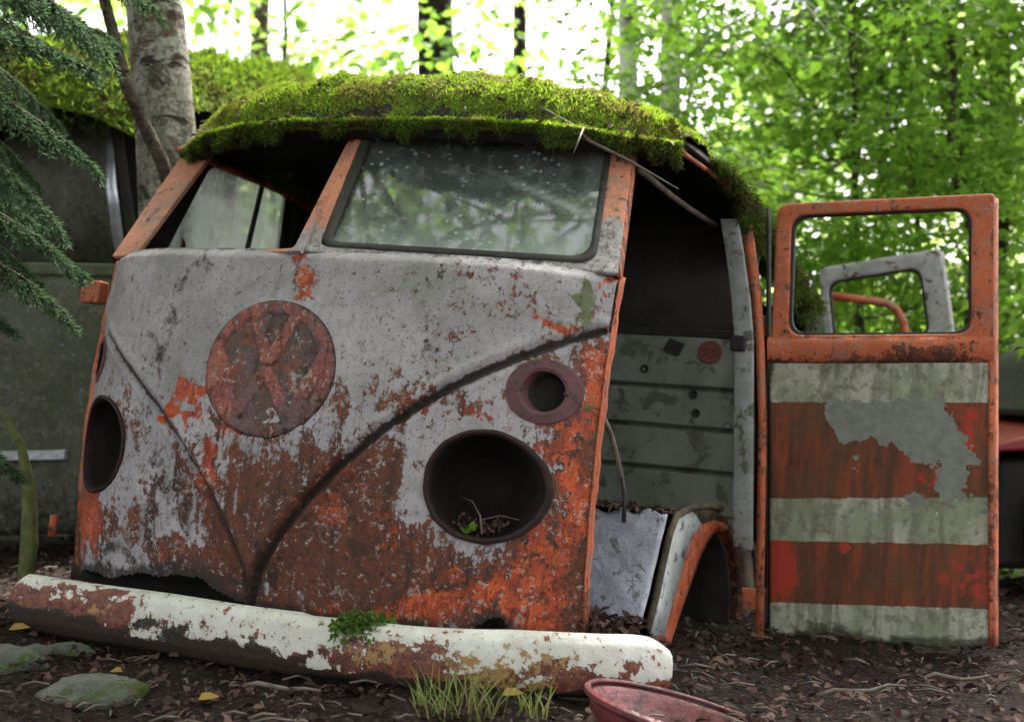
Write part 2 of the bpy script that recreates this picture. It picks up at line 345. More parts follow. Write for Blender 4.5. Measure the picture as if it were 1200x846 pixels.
# ------------------------------------------------------------------ ground
def gh(x, y):
    x = np.asarray(x, float); y = np.asarray(y, float)
    h = -.07*sm(-.2, 1.0, x)*sm(2.4, 3.4, y)-.45*sm(4.2, 8, y)*sm(-1.6, .4, x)-.02*sm(.1, .4, x)*sm(3, 2.6, y)
    h = h+.018*vnoise(np.stack([x, y], -1), 3, 3.)+.008*vnoise(np.stack([x, y], -1), 5, 14.)
    return h+.25*sm(6, 14, y)*vnoise(np.stack([x, y], -1), 8, .35)+.05*sm(-.9, -1.6, x)
def spaced(a, b, n, c, k): t = np.linspace(-1, 1, n); s = np.sign(t)*np.abs(t)**k; return np.where(s < 0, c+s*(c-a), c+s*(b-c))
gx = spaced(-220, 220, 240, 0, 3.6); gyy = spaced(-120, 320, 280, 3.0, 3.8)
GX, GY = np.meshgrid(gx, gyy); G = np.stack([GX, GY, gh(GX, GY)], -1)
tag(MB().grid(G).build('ground', M['ground']), kind='structure')

# ------------------------------------------------------------------ many small blades / leaves as one mesh
def leafmesh(name, c, a, nrm, L, Wd, mat, parent=None, shape='rhomb', fold=.15, curl=0.):
    c = np.asarray(c); N = len(c); a = a/np.linalg.norm(a, axis=1, keepdims=True)
    s = np.cross(nrm, a); s /= np.linalg.norm(s, axis=1, keepdims=True)+1e-9; u = np.cross(a, s)
    L = np.broadcast_to(L, (N,))[:, None]; Wd = np.broadcast_to(Wd, (N,))[:, None]
    T = {'rhomb': [(0, 0, 0), (.45, .5, 1), (1, 0, 0), (.45, -.5, 1)],
         'tri': [(0, .5, 0), (1, 0, 0), (0, -.5, 0)],
         'leaf': [(0, 0, 0), (.25, .42, .8), (.6, .38, .7), (1, 0, 0), (.6, -.38, .7), (.25, -.42, .8)],
         'maple': [(0, 0, 0), (.12, .42, .7), (.42, .52, 1), (.48, .2, .3), (1, 0, 0), (.48, -.2, .3), (.42, -.52, 1), (.12, -.42, .7)]}[shape]
    V = np.stack([c+a*L*p+s*Wd*q+u*(Wd*fold*r - L*curl*p*p) for p, q, r in T], 1); k = len(T)
    me = bpy.data.meshes.new(name); me.vertices.add(N*k); me.vertices.foreach_set('co', V.reshape(-1).astype(np.float32))
    me.loops.add(N*k); me.loops.foreach_set('vertex_index', np.arange(N*k, dtype=np.int32))
    me.polygons.add(N); me.polygons.foreach_set('loop_start', np.arange(0, N*k, k, dtype=np.int32))
    me.update(calc_edges=True)
    at = me.attributes.new('rnd', 'FLOAT', 'POINT'); at.data.foreach_set('value', np.repeat(rng.random(N), k).astype(np.float32))
    return link(name, me, mat, parent, smooth=False)
def rv(n): v = rng.normal(size=(n, 3)); return v/np.linalg.norm(v, axis=1, keepdims=True)

# ================================================================== the van
van = empty('derelict_van', (0, 0, 0), 'front of abandoned split-screen van with peeling grey paint over orange rust and a mossy roof', 'van')
off = np.array([0, 0, CAMZ])-R@C0
van.matrix_world = Matrix([[*R[0], off[0]], [*R[1], off[1]], [*R[2], off[2]], [0, 0, 0, 1]])
PB = np.array([0, .065, 1.297]); PT = np.array([0, .312, 1.647]); AB = np.array([.76, .276, 1.294]); ABl = AB*[-1, 1, 1]
ZB = 1.300
# swage line traced on the right half
sw = np.array([hitfront(u, v)[[0, 2]] for u, v in [(706, 388), (660, 402), (600, 422), (555, 441), (510, 464), (450, 503), (400, 545), (355, 590), (322, 635), (302, 670), (290, 712)]])
sw[:, 0] = np.maximum(sw[:, 0], 0); swp = [tuple(p) for p in sw]
HL = [(s, s*.563, .779) for s in (1, -1)]; IND = [(s, s*.656, 1.004) for s in (1, -1)]
RH, RI = .123, .047
cz = .95
nx, nz = 330, 190
xs = np.linspace(-.755, .755, nx); zz = np.linspace(.40, ZB, nz)
X, Z = np.meshgrid(xs, zz)
def snap(X, Z, cx, cz_, rx, rz, cell):
    q = np.hypot((X-cx)/rx, (Z-cz_)/rz); near = np.abs(q-1)*min(rx, rz) < cell*.75
    return np.where(near, cx+(X-cx)/q, X), np.where(near, cz_+(Z-cz_)/q, Z)
hol = np.zeros_like(X, bool)
for s, cx, c in HL: X, Z = snap(X, Z, cx, c, RH*1.02, RH, .0048)
for s, cx, c in IND: X, Z = snap(X, Z, cx, c, RI*.85, RI, .0048)
for s, cx, c in HL: hol |= np.hypot((X-cx)/(RH*1.02), (Z-c)/RH) < .995
for s, cx, c in IND: hol |= np.hypot((X-cx)/(RI*.85), (Z-c)/RI) < .99
Y = ys(X, Z)
dsw = segd(np.abs(X), Z, swp)
zl = np.interp(np.abs(X), sw[::-1, 0], sw[::-1, 1]); above = sm(-.006, .006, Z-zl)
Y = Y-.013*above+.013*np.exp(-(dsw/.009)**2)-.005*np.exp(-((dsw-.022)/.010)**2)
Y = Y-.004*vnoise(np.stack([X, Z], -1), 11, 9)*.7
Y = Y+.03*sm(ZB-.035, ZB, Z)**2                                     # shoulder rolls back under the windscreens
PP = np.stack([X, Y, Z], -1)
U, V = pj(PP)
botpx = [(60, 664), (120, 672), (200, 676), (240, 694), (290, 706), (330, 722), (400, 737), (480, 742), (545, 748), (560, 728), (585, 722), (600, 750), (640, 756), (680, 757)]
vb = np.interp(U, [p[0] for p in botpx], [p[1] for p in botpx])+5*vnoise(np.stack([X, Z], -1), 4, 40)
vb = vb-14*blob(U, U*0, 225, 0, 28, 1)
drop = (V > vb) | hol
keep = ~(drop[:-1, :-1] | drop[1:, :-1] | drop[:-1, 1:] | drop[1:, 1:]) if False else ~((drop[:-1, :-1].astype(int)+drop[1:, :-1]+drop[:-1, 1:]+drop[1:, 1:]) >= 3)
hc = hol[:-1, :-1] | hol[1:, :-1] | hol[:-1, 1:] | hol[1:, 1:]; keep &= ~hc
def bl(L):
    t = 0
    for q in L: t = np.maximum(t, blob(U, V, *q))
    return t
wu = 22*vnoise(np.stack([X, Z], -1), 21, 14); wv = 22*vnoise(np.stack([X, Z], -1), 22, 14); U0, V0 = U, V; U = U+wu; V = V+wv
brown = polym(U, V, [(208, 620), (216, 530), (262, 545), (300, 512), (350, 516), (400, 522), (440, 500), (478, 520), (482, 600), (520, 655), (600, 668), (640, 610), (640, 540), (660, 500), (700, 430), (740, 420), (720, 780), (190, 760), (200, 690)], 75)
rr = .88*brown
rr = np.maximum(rr, bl([(520, 470, 110, 45, .52), (620, 430, 60, 25, .50), (170, 600, 70, 80, .46), (110, 620, 45, 70, .75), (90, 450, 30, 90, .45), (350, 318, 45, 22, .5),
     (270, 500, 60, 22, .55), (470, 400, 120, 60, .30), (640, 350, 90, 50, .33), (560, 330, 200, 40, .30), (400, 470, 60, 40, .38), (180, 330, 60, 60, .15), (600, 560, 60, 70, .72), (130, 305, 26, 30, .5), (690, 560, 60, 210, 1.15), (560, 700, 190, 60, 1.15), (640, 650, 60, 70, 1.05), (530, 650, 80, 40, .8), (160, 520, 60, 120, .40), (430, 650, 120, 90, .95)]))
gg = bl([(350, 320, 26, 18, .72), (208, 470, 22, 12, .85), (222, 488, 9, 26, .7), (250, 540, 18, 22, .75), (272, 512, 26, 14, .6), (600, 700, 95, 50, .82), (500, 712, 70, 36, .8), (436, 716, 40, 30, .6),
     (665, 640, 26, 110, .72), (690, 470, 22, 90, .8), (655, 385, 24, 16, .7), (110, 610, 28, 60, .72), (395, 575, 60, 30, .50), (330, 660, 60, 60, .38), (610, 520, 36, 60, .55), (560, 480, 60, 24, .42),
     (470, 640, 50, 60, .45), (200, 640, 60, 50, .3), (130, 310, 14, 30, .8), (715, 340, 8, 60, .7), (250, 600, 30, 60, .42), (85, 560, 10, 140, .6), (630, 690, 40, 90, .68), (668, 560, 38, 130, .74), (700, 440, 18, 60, .70), (455, 720, 110, 26, .7), (560, 665, 60, 30, .5)])
bb = bl([(684, 352, 14, 42, .9), (665, 440, 20, 20, .3), (700, 500, 14, 60, .4), (530, 700, 40, 20, .2), (120, 470, 30, 40, .3), (688, 480, 14, 50, .45), (250, 455, 20, 30, .0), (160, 520, 40, 40, .30), (670, 375, 30, 16, .5)])
aa = np.exp(-(dsw/.0088)**2)*(1.15+.25*vnoise(np.stack([X, Z], -1), 7, 30))  # dark line along the swage groove
aa = np.maximum(aa, .62*np.exp(-(segd(U, V, [(228, 296), (205, 370), (182, 430)])/11)**2))
aa = np.maximum(aa, .55*np.exp(-(segd(U, V, [(418, 610), (415, 745)])/14)**2)); aa = np.maximum(aa, .6*np.exp(-(segd(U, V, [(300, 640), (330, 730)])/26)**2))
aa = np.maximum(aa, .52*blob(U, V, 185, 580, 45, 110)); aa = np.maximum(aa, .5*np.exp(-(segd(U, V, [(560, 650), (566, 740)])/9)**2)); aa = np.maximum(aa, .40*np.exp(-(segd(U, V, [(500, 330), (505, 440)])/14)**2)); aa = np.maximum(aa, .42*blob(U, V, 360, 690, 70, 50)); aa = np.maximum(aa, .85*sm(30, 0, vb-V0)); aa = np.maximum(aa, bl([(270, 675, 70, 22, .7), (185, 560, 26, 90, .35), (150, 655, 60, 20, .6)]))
aa = np.maximum(aa, .55*sm(ZB-.012, ZB-.002, Z)); aa = np.maximum(aa, .30*brown+.10)
mask = np.stack([rr+0*U, gg+0*U, bb+0*U, aa+0*U], -1).reshape(-1, 4)
U, V = U0, V0
mb = MB().grid(PP, keep)
front = mb.build('front_panel', M['front'], van, mask=mask)
front['label'] = 'curved nose panel with a raised swage line, grey above and rusty orange below'
def fm(n, r=0., g=0., b=0., a=0.): return np.tile([r, g, b, a], (n, 1))
# inner skin so the panel has body
mb = MB(); xi = np.linspace(-.74, .74, 40); zi = np.linspace(.5, 1.25, 24); XI, ZI = np.meshgrid(xi, zi)
hk = np.ones((23, 39), bool); XC = (XI[:-1, :-1]+XI[1:, 1:])/2; ZC = (ZI[:-1, :-1]+ZI[1:, 1:])/2
for s, cx, c in HL+IND: hk &= np.hypot(XC-cx, ZC-c) > (.15 if (s, cx, c) in HL else .06)
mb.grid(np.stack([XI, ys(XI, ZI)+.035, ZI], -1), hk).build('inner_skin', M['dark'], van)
# side flanges
fz = np.linspace(.43, 1.295, 40)
for s in (1, -1):
    wob = [.004*math.sin(z*40)+.003*math.sin(z*97) for z in fz]
    mb = MB()
    e0 = [(s*.7555, float(ys(.755, z))-.004, z) for z in fz]; ex = 0 if s > 0 else .022
    e1 = [(s*(.758+ex+w*.4), float(ys(.755, z))+.004, z) for z, w in zip(fz, wob)]
    e2 = [(s*(.759+ex+w*.4), float(ys(.755, z))+.020, z) for z, w in zip(fz, wob)]; e3 = [(s*.750, float(ys(.755, z))+.035, z) for z in fz]
    mb.strip(e0, e1); mb.strip(e1, e2); mb.strip(e2, e3)
    mm = fm(len(mb.v)); zv = np.array(mb.v)[:, 2]; mm[:, 0] = .28+.3*sm(.7, .5, zv); mm[:, 3] = .25*sm(.6, .45, zv)
    mb.build('door_flange', M['orange'], van, solid=.003, mask=mm)
# headlight openings
for s, cx, c in HL:
    th = np.linspace(0, 2*math.pi, 97)[:-1]; tl = math.radians(20)*s
    def loop(r, dep, blend=1.):
        o = []; r0 = r
        for t in th:
            r = r0+.0006*math.sin(5*t+s)+.0006*math.sin(13*t+2*s); x = cx+r*math.cos(t)*1.02; z = c+r*math.sin(t)
            yy = float(ys(x, z)); yf = float(ys(cx, c))+r*math.cos(t)*math.sin(tl)
            o.append((x-math.sin(tl)*dep, blend*yy+(1-blend)*yf+dep*math.cos(tl), z))
        return o
    mb = MB(); ls = [loop(RH+.004, .001), loop(RH+.003, -.006), loop(RH-.003, -.008), loop(RH-.008, -.002, .9), loop(RH-.010, .014, .8)]
    for a, b in zip(ls, ls[1:]): ring(mb, a, b)
    lip = mb.build('headlight_ring', M['bucket'], van)
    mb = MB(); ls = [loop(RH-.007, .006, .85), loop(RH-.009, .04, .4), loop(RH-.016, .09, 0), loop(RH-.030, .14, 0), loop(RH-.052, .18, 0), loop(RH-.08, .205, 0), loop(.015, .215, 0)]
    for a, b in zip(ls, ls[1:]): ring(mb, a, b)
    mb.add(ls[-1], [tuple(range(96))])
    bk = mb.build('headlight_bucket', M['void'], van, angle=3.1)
    if s > 0:
        # things that fell into the empty bucket
        def bp(t, dep, r=RH-.02): return np.array(loop(r, dep, .2)[int(t*96) % 96])
        base = bp(.78, .03, RH-.012)
        tw = MB(); tw.tube([base+[-.005, -.01, .005], base+[-.02, .0, .045], base+[-.055, .02, .075], base+[-.095, .03, .082]], [.0025, .002, .0016, .001], 5)
        tw.tube([base+[-.02, .0, .035], base+[.02, .02, .05], base+[.065, .03, .045]], [.0016, .0014, .001], 5)
        tg = tw.build('dry_twig', M['twig']); tg.parent = None; tg.matrix_world = van.matrix_world; tag(tg, 'thin dry twig curling inside the empty right headlight bowl', 'twig')
        c1 = np.array([base+[-.035, -.006, .006], base+[-.045, -.01, .012], base+[-.028, -.012, .010]]); lf = leafmesh('green_leaf', c1, np.array([[-.9, -.2, .3], [.9, -.2, .35], [.2, -.3, .9]]), np.array([[0, -.8, .6]]*3), np.array([.03, .034, .026]), .024, M['leaf'], None, 'leaf')
        lf.matrix_world = van.matrix_world; tag(lf, 'small green leaf lying at the bottom of the right headlight bowl', 'leaf')
        n_ = 160; th2 = rng.uniform(4.1, 5.3, n_); rr2 = rng.uniform(.75, .97, n_)*(RH-.01); dp = rng.uniform(.02, .09, n_)
        cc = np.stack([cx+rr2*np.cos(th2)*.95-math.sin(tl)*dp, float(ys(cx, c))+dp+rr2*np.cos(th2)*math.sin(tl)*.6, c+rr2*np.sin(th2)+.004], -1)
        lt = leafmesh('debris', cc, rv(n_), rv(n_), .014, .009, M['litter'], None); lt.matrix_world = van.matrix_world
        tag(lt, 'crumbled leaf debris gathered in the right headlight bowl', 'debris', kind='stuff')
# indicator openings
for s, cx, c in IND:
    th = np.linspace(0, 2*math.pi, 41)[:-1]
    def lo(rx, rz, dy):
        return [(cx+rx*math.cos(t), float(ys(cx+rx*math.cos(t), c+rz*math.sin(t)))+dy, c+rz*math.sin(t)) for t in th]
    mb = MB()
    if s > 0:
        ls = [lo(.070, .074, .001), lo(.068, .072, -.004), lo(RI*.85+.006, RI+.006, -.006), lo(RI*.85-.001, RI-.001, -.003), lo(RI*.85-.002, RI-.002, .03)]
    else: ls = [lo(.056, .066, .001), lo(.054, .064, -.003), lo(RI*.85, RI+.004, -.005), lo(RI*.85-.002, RI-.002, .03)]
    for a, b in zip(ls, ls[1:]): ring(mb, a, b)
    if s > 0:
        for q in (1, -1): mb.box((cx+q*(RI*.85+.004)-.006, float(ys(cx+q*.035, c))-.0085, c-.004), (cx+q*(RI*.85+.004)+.006, float(ys(cx+q*.035, c))-.003, c+.004))
    mb.build('indicator_ring', M['maroon'], van)
    mb = MB(); a = lo(RI*.84, RI*.98, .028); b = lo(RI*.7, RI*.8, .055); ring(mb, a, b); mb.add(b, [tuple(range(40))]); mb.build('indicator_socket', M['dark'], van)
# nose emblem: disc with the two stacked letters inside a ring
ER = .166; ec = (0., 1.000); nr, na = 46, 160
rad = np.concatenate([np.linspace(.0, .97, nr), [1.0, 1.0]]); ang = np.linspace(0, 2*math.pi, na+1)
RA, AN = np.meshgrid(rad, ang, indexing='ij'); EX = RA*np.cos(AN); EZ = RA*np.sin(AN)
d1 = np.minimum(segd(np.abs(EX), EZ, [(.36, .86), (.03, .14)]), segd(np.abs(EX), EZ, [(.86, .34), (.43, -.74), (.03, -.06)]))
ltr = np.maximum(sm(.115, .07, d1), sm(.78, .84, RA)*sm(.985, .95, RA)); 
dy = -.007-.0055*ltr; dy[-1] = .004; dy[-2] = -.006
EXw = EX*ER*1.13; EZw = ec[1]+EZ*ER
EP = np.stack([EXw, ys(EXw, EZw)-.008*1+dy+.0015*vnoise(np.stack([EX, EZ], -1), 9, 5), EZw], -1)
mk = np.zeros((*EX.shape, 4)); mk[..., 1] = .42*ltr+.14-.16*sm(.3, -.9, EZ)*ltr+.20*sm(-.3, -.9, EX); mk[..., 0] = .34*(1-ltr)+.30; mk[..., 3] = .25*sm(.135, .10, d1)*(1-ltr)*sm(.06, .1, d1)+.5*sm(.97, 1, RA)+.18
nb = vnoise(np.stack([EX, EZ], -1), 19, 4); nb2 = vnoise(np.stack([EX*2.2, EZ*.8], -1), 29, 7)
mk[..., 1] += .20*nb+.26*nb2+.06; mk[..., 0] += .22*nb2-.12*nb; mk[..., 3] += .25*np.maximum(0, -nb)+.15*sm(-.2, -.9, EZ)
MB().grid(EP).build('nose_emblem', M['emblem'], van, mask=mk.reshape(-1, 4))
# windscreens
def rp(u, v, off=0): return plane(u, v, PB, PT, AB, off)
def lp(u, v, off=0): return plane(u, v, PB, PT, ABl, off)
def subdiv_ring(A, B, k=4):
    A = np.array(A); B = np.array(B); n = len(A); mb = MB(); vs = []
    for i in range(k+1): vs += list(A+(B-A)*i/k)
    return mb.add(vs, [(i*n+j, i*n+(j+1) % n, (i+1)*n+(j+1) % n, (i+1)*n+j) for i in range(k) for j in range(n)])
def densify(L, m=5):
    o = []; n = len(L)
    for i in range(n):
        a, b = np.array(L[i]), np.array(L[(i+1) % n])
        for k in range(m): o.append(a+(b-a)*k/m)
    return o
outR = densify(rq([rp(353, 296), rp(430, 136), rp(747, 142), rp(724, 322)], [.004, .01, .01, .004])); inR = densify(rq([rp(374, 290), rp(431, 148), rp(720, 148), rp(697, 308)], [.03, .03, .03, .05]))
outL = densify(rq([lp(133, 302), lp(238, 150), lp(432, 136), lp(353, 296)], [.004, .01, .01, .004])); inL = densify(rq([lp(160, 300.5), lp(262, 164), lp(416, 154), lp(346, 293)], [.01, .03, .02, .02]))
for A, B, lab in ((outR, inR, 'right'), (outL, inL, 'left')):
    mb = subdiv_ring(A, B); P_ = np.array(mb.v); u_, v_ = pj(P_); mm = fm(len(P_), .2, .05)
    mm[:, 0] = .22; mm[:, 1] = .05+.85*sm(248, 284, v_+8*vnoise(P_, 2, 30))*(u_ > 345); mm[:, 3] = .5*sm(285, 300, v_)*(u_ < 690)*(u_ > 380)
    mb.build('windscreen_frame', M['pillar'], van, solid=.012, off=0, bevel=.003, mask=mm)
mb = MB(); a = [rp(747-23*k/12, 142+182*k/12) for k in range(13)]; mb.strip(a, [p_+[-.004, .035, 0] for p_ in a]); mb.build('pillar_side', M['orange'], van, solid=.004, mask=fm(len(mb.v), .35, .2, 0, .15))
mb = MB(); mb.strip([p_+[-.004, .035, 0] for p_ in a], [p_+[-.05, .045, 0] for p_ in a]); mb.build('pillar_back', M['dark'], van, solid=.004)
seal = subdiv_ring(densify(rq([rp(376, 289, .006), rp(432, 146, .006), rp(721, 147, .004), rp(698, 310, .004)], [.03, .03, .03, .05])),
                   densify(rq([rp(388, 284, .006), rp(441, 152, .006), rp(713, 152, .006), rp(690, 302, .006)], [.03, .03, .03, .05])), 2)
seal.build('window_seal', M['seal'], van, solid=.008)
gl = []; nu, nv = 40, 30
for j in range(nv+1):
    row = []
    for i in range(nu+1):
        a = np.array((383, 287))*(1-j/nv)+np.array((438, 150))*j/nv; b = np.array((695, 306))*(1-j/nv)+np.array((718, 150))*j/nv
        q = a+(b-a)*i/nu; row.append(rp(q[0], q[1], -.003))
    gl.append(row)
gl = np.array(gl); u_, v_ = pj(gl.reshape(-1, 3))
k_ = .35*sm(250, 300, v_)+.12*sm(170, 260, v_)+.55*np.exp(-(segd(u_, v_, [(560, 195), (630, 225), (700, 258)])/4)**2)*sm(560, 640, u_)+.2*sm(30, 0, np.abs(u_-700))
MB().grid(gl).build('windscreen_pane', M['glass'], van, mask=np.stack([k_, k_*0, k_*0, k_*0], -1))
# silvery strip leaning behind the pane
mb = MB(); mb.tube([rp(545, 190, -.05), rp(630, 225, -.06), rp(702, 260, -.05)], [.002, .005, .007], 6); mb.build('wiper_arm', M['chrome'], van)
# ---- roof
XW = .785
def yfr(x): return .255+.30*np.abs(x/.78)**2.6
YE = 2.08
def roofz(x, y, lift=0.):
    e = np.clip(1-np.abs(x/XW)**3.2, 0, 1)**.62; f = 1-np.exp(-np.clip(y-yfr(x), 0, 9)/.085)
    return 1.672+.150*e*f+lift-.17*sm(.9, 2.1, y)
xr = XW*np.sin(np.linspace(-math.pi/2, math.pi/2, 61)); tr = np.linspace(0, 1, 90)**1.7
XR, TR = np.meshgrid(xr, tr); YR = yfr(XR)+(YE-yfr(XR))*TR; ZR = roofz(XR, YR)
roof = MB().grid(np.stack([XR, YR, ZR], -1)).build('roof', M['liner'], van, solid=.012, off=1)
roof['label'] = 'domed roof skin hidden under moss, black underneath'
# moss cushion shell
xs2 = XW*1.0*np.sin(np.linspace(-math.pi/2, math.pi/2, 121)); t2 = np.linspace(0, 1, 200)**1.5
XM, TM = np.meshgrid(xs2, t2); nf_ = vnoise(XM[..., None], 203, 13)*.5+vnoise(XM[..., None], 204, 37)*.3; yfm = yfr(XM)-.028+(.004+.026*nf_)*sm(-.62, -.42, XM); YM = yfm+(YE-.02-yfm)*TM
lump = .5+.5*vnoise(np.stack([XM, YM], -1), 31, 11); lump2 = .5+.5*vnoise(np.stack([XM, YM], -1), 32, 34)
ZM = roofz(XM, YM+.012)+.002+.022*lump+.022*lump2; front_ed = sm(.05, 0, YM-yfm)
ZM = ZM-front_ed*(.012+.028*lump2+.016*lump); YM = YM-.02*front_ed*(lump2-.5); side = sm(.90, 1., np.abs(XM)/XW); ZM = ZM-side*(.02+.03*lump2)*sm(.75, 1.0, YM)+side*.004
# thick bank along the brow
ZM = ZM+.012*np.exp(-((YM-yfm-.14)/.1)**2)
top = np.stack([XM, YM, ZM], -1)
mb = MB().grid(top)
mb.grid(np.stack([top[0]-[0, 0, 0], top[0]+[0, .012, -.018], top[0]+[0, .05, -.012]], 0))
mshell = mb.build('moss', M['moss'], roof); mshell['kind'] = 'stuff'; mshell['label'] = 'thick bright green moss covering the van roof'
def tufts(n, name, xf, length, mat, parent, sp=.8):
    idx = xf(n); c = idx; d = rv(len(c))*sp+np.array([0, -.12, .75]); d2 = d.copy()
    return leafmesh(name, c, d2, rv(len(c)), length*(.5+rng.random(len(c))), length*.34, mat, parent, 'tri')
def roofpts(n):
    i = rng.integers(0, 199, n); w = rng.random(n)**1.8; i = (w*198).astype(int); j = rng.integers(0, 120, n)
    a, b = rng.random(n)[:, None], rng.random(n)[:, None]
    p = top[i, j]*(1-a)*(1-b)+top[i+1, j]*a*(1-b)+top[i, j+1]*(1-a)*b+top[i+1, j+1]*a*b
    m = .5+.5*vnoise(p, 44, 5); return p[(rng.random(n) < .35+.8*m)]
t_ = tufts(130000, 'moss_tuft', roofpts, .0105, M['mosst'], roof); t_['kind'] = 'stuff'; t_['label'] = 'fine bright moss tips standing up on the roof'
def edgepts(n):
    j = rng.integers(0, 120, n); a = rng.random(n)[:, None]; p = top[0, j]*(1-a)+top[0, j+1]*a
    return p+np.stack([rng.normal(0, .004, n), rng.uniform(-.006, .02, n), -rng.random(n)**1.2*.046*(.15+.85*np.clip(.5+.9*vnoise(p[:, :1], 201, 16)+.5*vnoise(p[:, :1], 202, 60), 0, 1.2))], -1)
def hang(n, name, pf, L, mat, parent):
    c = pf(n); d = rv(n)*.8+np.array([0, -.2, -.6]); return leafmesh(name, c, d, rv(n), L*(.4+rng.random(n)), L*.2, mat, parent, 'tri')
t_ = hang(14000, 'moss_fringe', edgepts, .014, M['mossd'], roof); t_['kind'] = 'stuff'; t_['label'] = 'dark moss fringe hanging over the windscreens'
def spill(n):
    p = edgepts(n); p[:, 2] += .010; p[:, 1] -= .003; return p
t_ = hang(7000, 'moss_tuft', spill, .011, M['mosst'], roof); t_['kind'] = 'stuff'
def sidepts(n):
    y = rng.uniform(.75, 2.0, n); dr = rng.random(n)**1.6*(.11*sm(.8, 1.15, y)+.01)*(.4+.6*(np.sin(y*31)+np.sin(y*17+1)>-.3))
    return np.stack([XW+.012+rng.normal(0, .012, n), y, 1.690-.17*sm(.9, 2.1, y)-dr], -1)
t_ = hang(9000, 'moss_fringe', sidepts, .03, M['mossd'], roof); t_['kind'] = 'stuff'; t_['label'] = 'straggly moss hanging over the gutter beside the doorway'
# gutters
gt = MB(); gt.tube([(.786, y, 1.660+.004*math.sin(y*9)-.17*float(sm(.9, 2.1, y))) for y in np.linspace(.53, YE, 40)], .007, 6)
g_ = gt.build('gutter', M['orange'], van, mask=fm(len(gt.v), .45, .3))
gt = MB(); gt.tube([(-.775, y, 1.670-.17*float(sm(.9, 2.1, y))) for y in np.linspace(.50, YE, 20)], .011, 6); gt.build('gutter', M['orange'], van, mask=fm(len(gt.v), .5, .2))
mb = MB(); hx = np.linspace(-.775, .775, 40); mb.strip([(x, float(yfr(x))+.0, 1.680) for x in hx], [(x, float(yfr(x))+.035, 1.635) for x in hx]); mb.build('header_rail', M['dark'], van, solid=.02)
# door-opening inner rail seen under the roof edge
mb = MB(); mb.tube([(.70, y, 1.60-.012*math.sin((y-.45)*4)) for y in np.linspace(.5, 1.12, 12)], .009, 6); mb.build('inner_rail', M['twig'], van)
# ---- cab walls, bulkhead, floor
def panelYZ(x, y0, y1, z0, z1, th=.02): mb = MB(); mb.box((x-th/2, y0, z0), (x+th/2, y1, z1)); return mb
mb = MB(); ybk = 1.10
zsteps = [(1.262, 0), (1.245, -.012), (1.122, -.012), (1.112, .010), (1.104, -.012), (1.008, -.012), (.998, .010), (.990, -.012), (.888, -.012), (.878, .010), (.870, -.012), (.765, -.012), (.755, 0)]
xsb = np.linspace(-.79, .835, 60)
mb.grid(np.array([[(x, ybk+dy_+.003*math.sin(x*23+z*11), z) for x in xsb] for z, dy_ in zsteps]))
bulk = mb.build('bulkhead', M['grey'], van, solid=.012, off=1, bevel=.002); bulk['label'] = 'ribbed grey-green steel bulkhead behind the missing seats'
p = hit(832, 413, 1, 1.083); mb = MB(); th = np.linspace(0, 6.283, 33)[:-1]
mb.add([(p[0]+.036*math.cos(t), 1.081, p[2]+.034*math.sin(t)) for t in th], [tuple(range(32))])
stk = mb.build('sticker', simple('faded_red_sticker', (.22, .045, .04), (.15, .04, .035), 60, .6), bulk, smooth=False, solid=.001); stk['label'] = 'round faded red sticker'
mb = MB()
for dz in (.010, -.008): mb.tube([(p[0]-.024+i*.006, 1.0785, p[2]+dz+.006*math.sin(i*1.3+dz*300)) for i in range(9)], .0024, 5)
mb.tube([(p[0]+.030*math.cos(t), 1.0785, p[2]+.028*math.sin(t)) for t in np.linspace(0, 6.283, 25)], .0016, 5, False)
mb.build('sticker_print', simple('sticker_print', (.09, .05, .045), (.12, .06, .05), 60), stk)
p = hit(789, 406, 1, 1.083); mb = MB(); mb.add([(p[0]-.03, 1.080, p[2]-.012), (p[0]+.018, 1.080, p[2]-.028), (p[0]+.034, 1.080, p[2]+.008), (p[0]-.01, 1.080, p[2]+.024)], [(0, 1, 2, 3)]); mb.build('bracket', M['dark'], bulk, solid=.004, smooth=False)
for (u, v) in ((815, 484), (812, 462), (755, 432), (852, 500)):
    p = hit(u, v, 1, 1.083); mb = MB(); mb.add([(p[0]+r_*math.cos(t), 1.084+.004*(r_ < .008), p[2]+r_*math.sin(t)) for r_ in (.013, .006) for t in th[::2]], [(i, (i+1) % 16, 16+(i+1) % 16, 16+i) for i in range(16)]+[tuple(range(16, 32))]); mb.build('rivet_hole', M['dark'], bulk)
# shelf ledge above the bulkhead; added dark sheet stands for the cargo room's shade
mb = MB(); mb.box((-.79, 1.10, 1.262), (.79, 1.16, 1.285)); mb.build('ledge', M['dark'], van, bevel=.004)
mb = MB(); mb.box((-.78, 1.3, 1.27), (.78, 1.32, 1.66)); mb.build('cargo_shade_sheet', simple('cargo_shade_sheet', (.035, .032, .030), (.020, .018, .017), 5, .9), van)
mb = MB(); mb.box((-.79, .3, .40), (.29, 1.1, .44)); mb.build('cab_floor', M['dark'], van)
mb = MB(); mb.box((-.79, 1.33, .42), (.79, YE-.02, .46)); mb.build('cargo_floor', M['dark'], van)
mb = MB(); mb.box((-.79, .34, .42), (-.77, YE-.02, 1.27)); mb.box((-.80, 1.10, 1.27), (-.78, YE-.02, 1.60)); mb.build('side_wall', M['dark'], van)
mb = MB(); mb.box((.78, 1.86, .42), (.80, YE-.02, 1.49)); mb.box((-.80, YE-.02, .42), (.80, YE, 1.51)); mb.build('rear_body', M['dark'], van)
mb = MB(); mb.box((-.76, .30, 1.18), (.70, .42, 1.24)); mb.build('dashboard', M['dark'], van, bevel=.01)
mb = MB(); mb.box((-.803, 1.06, 1.27), (-.782, 1.5, 1.668)); mb.build('rear_quarter', M['liner'], van)
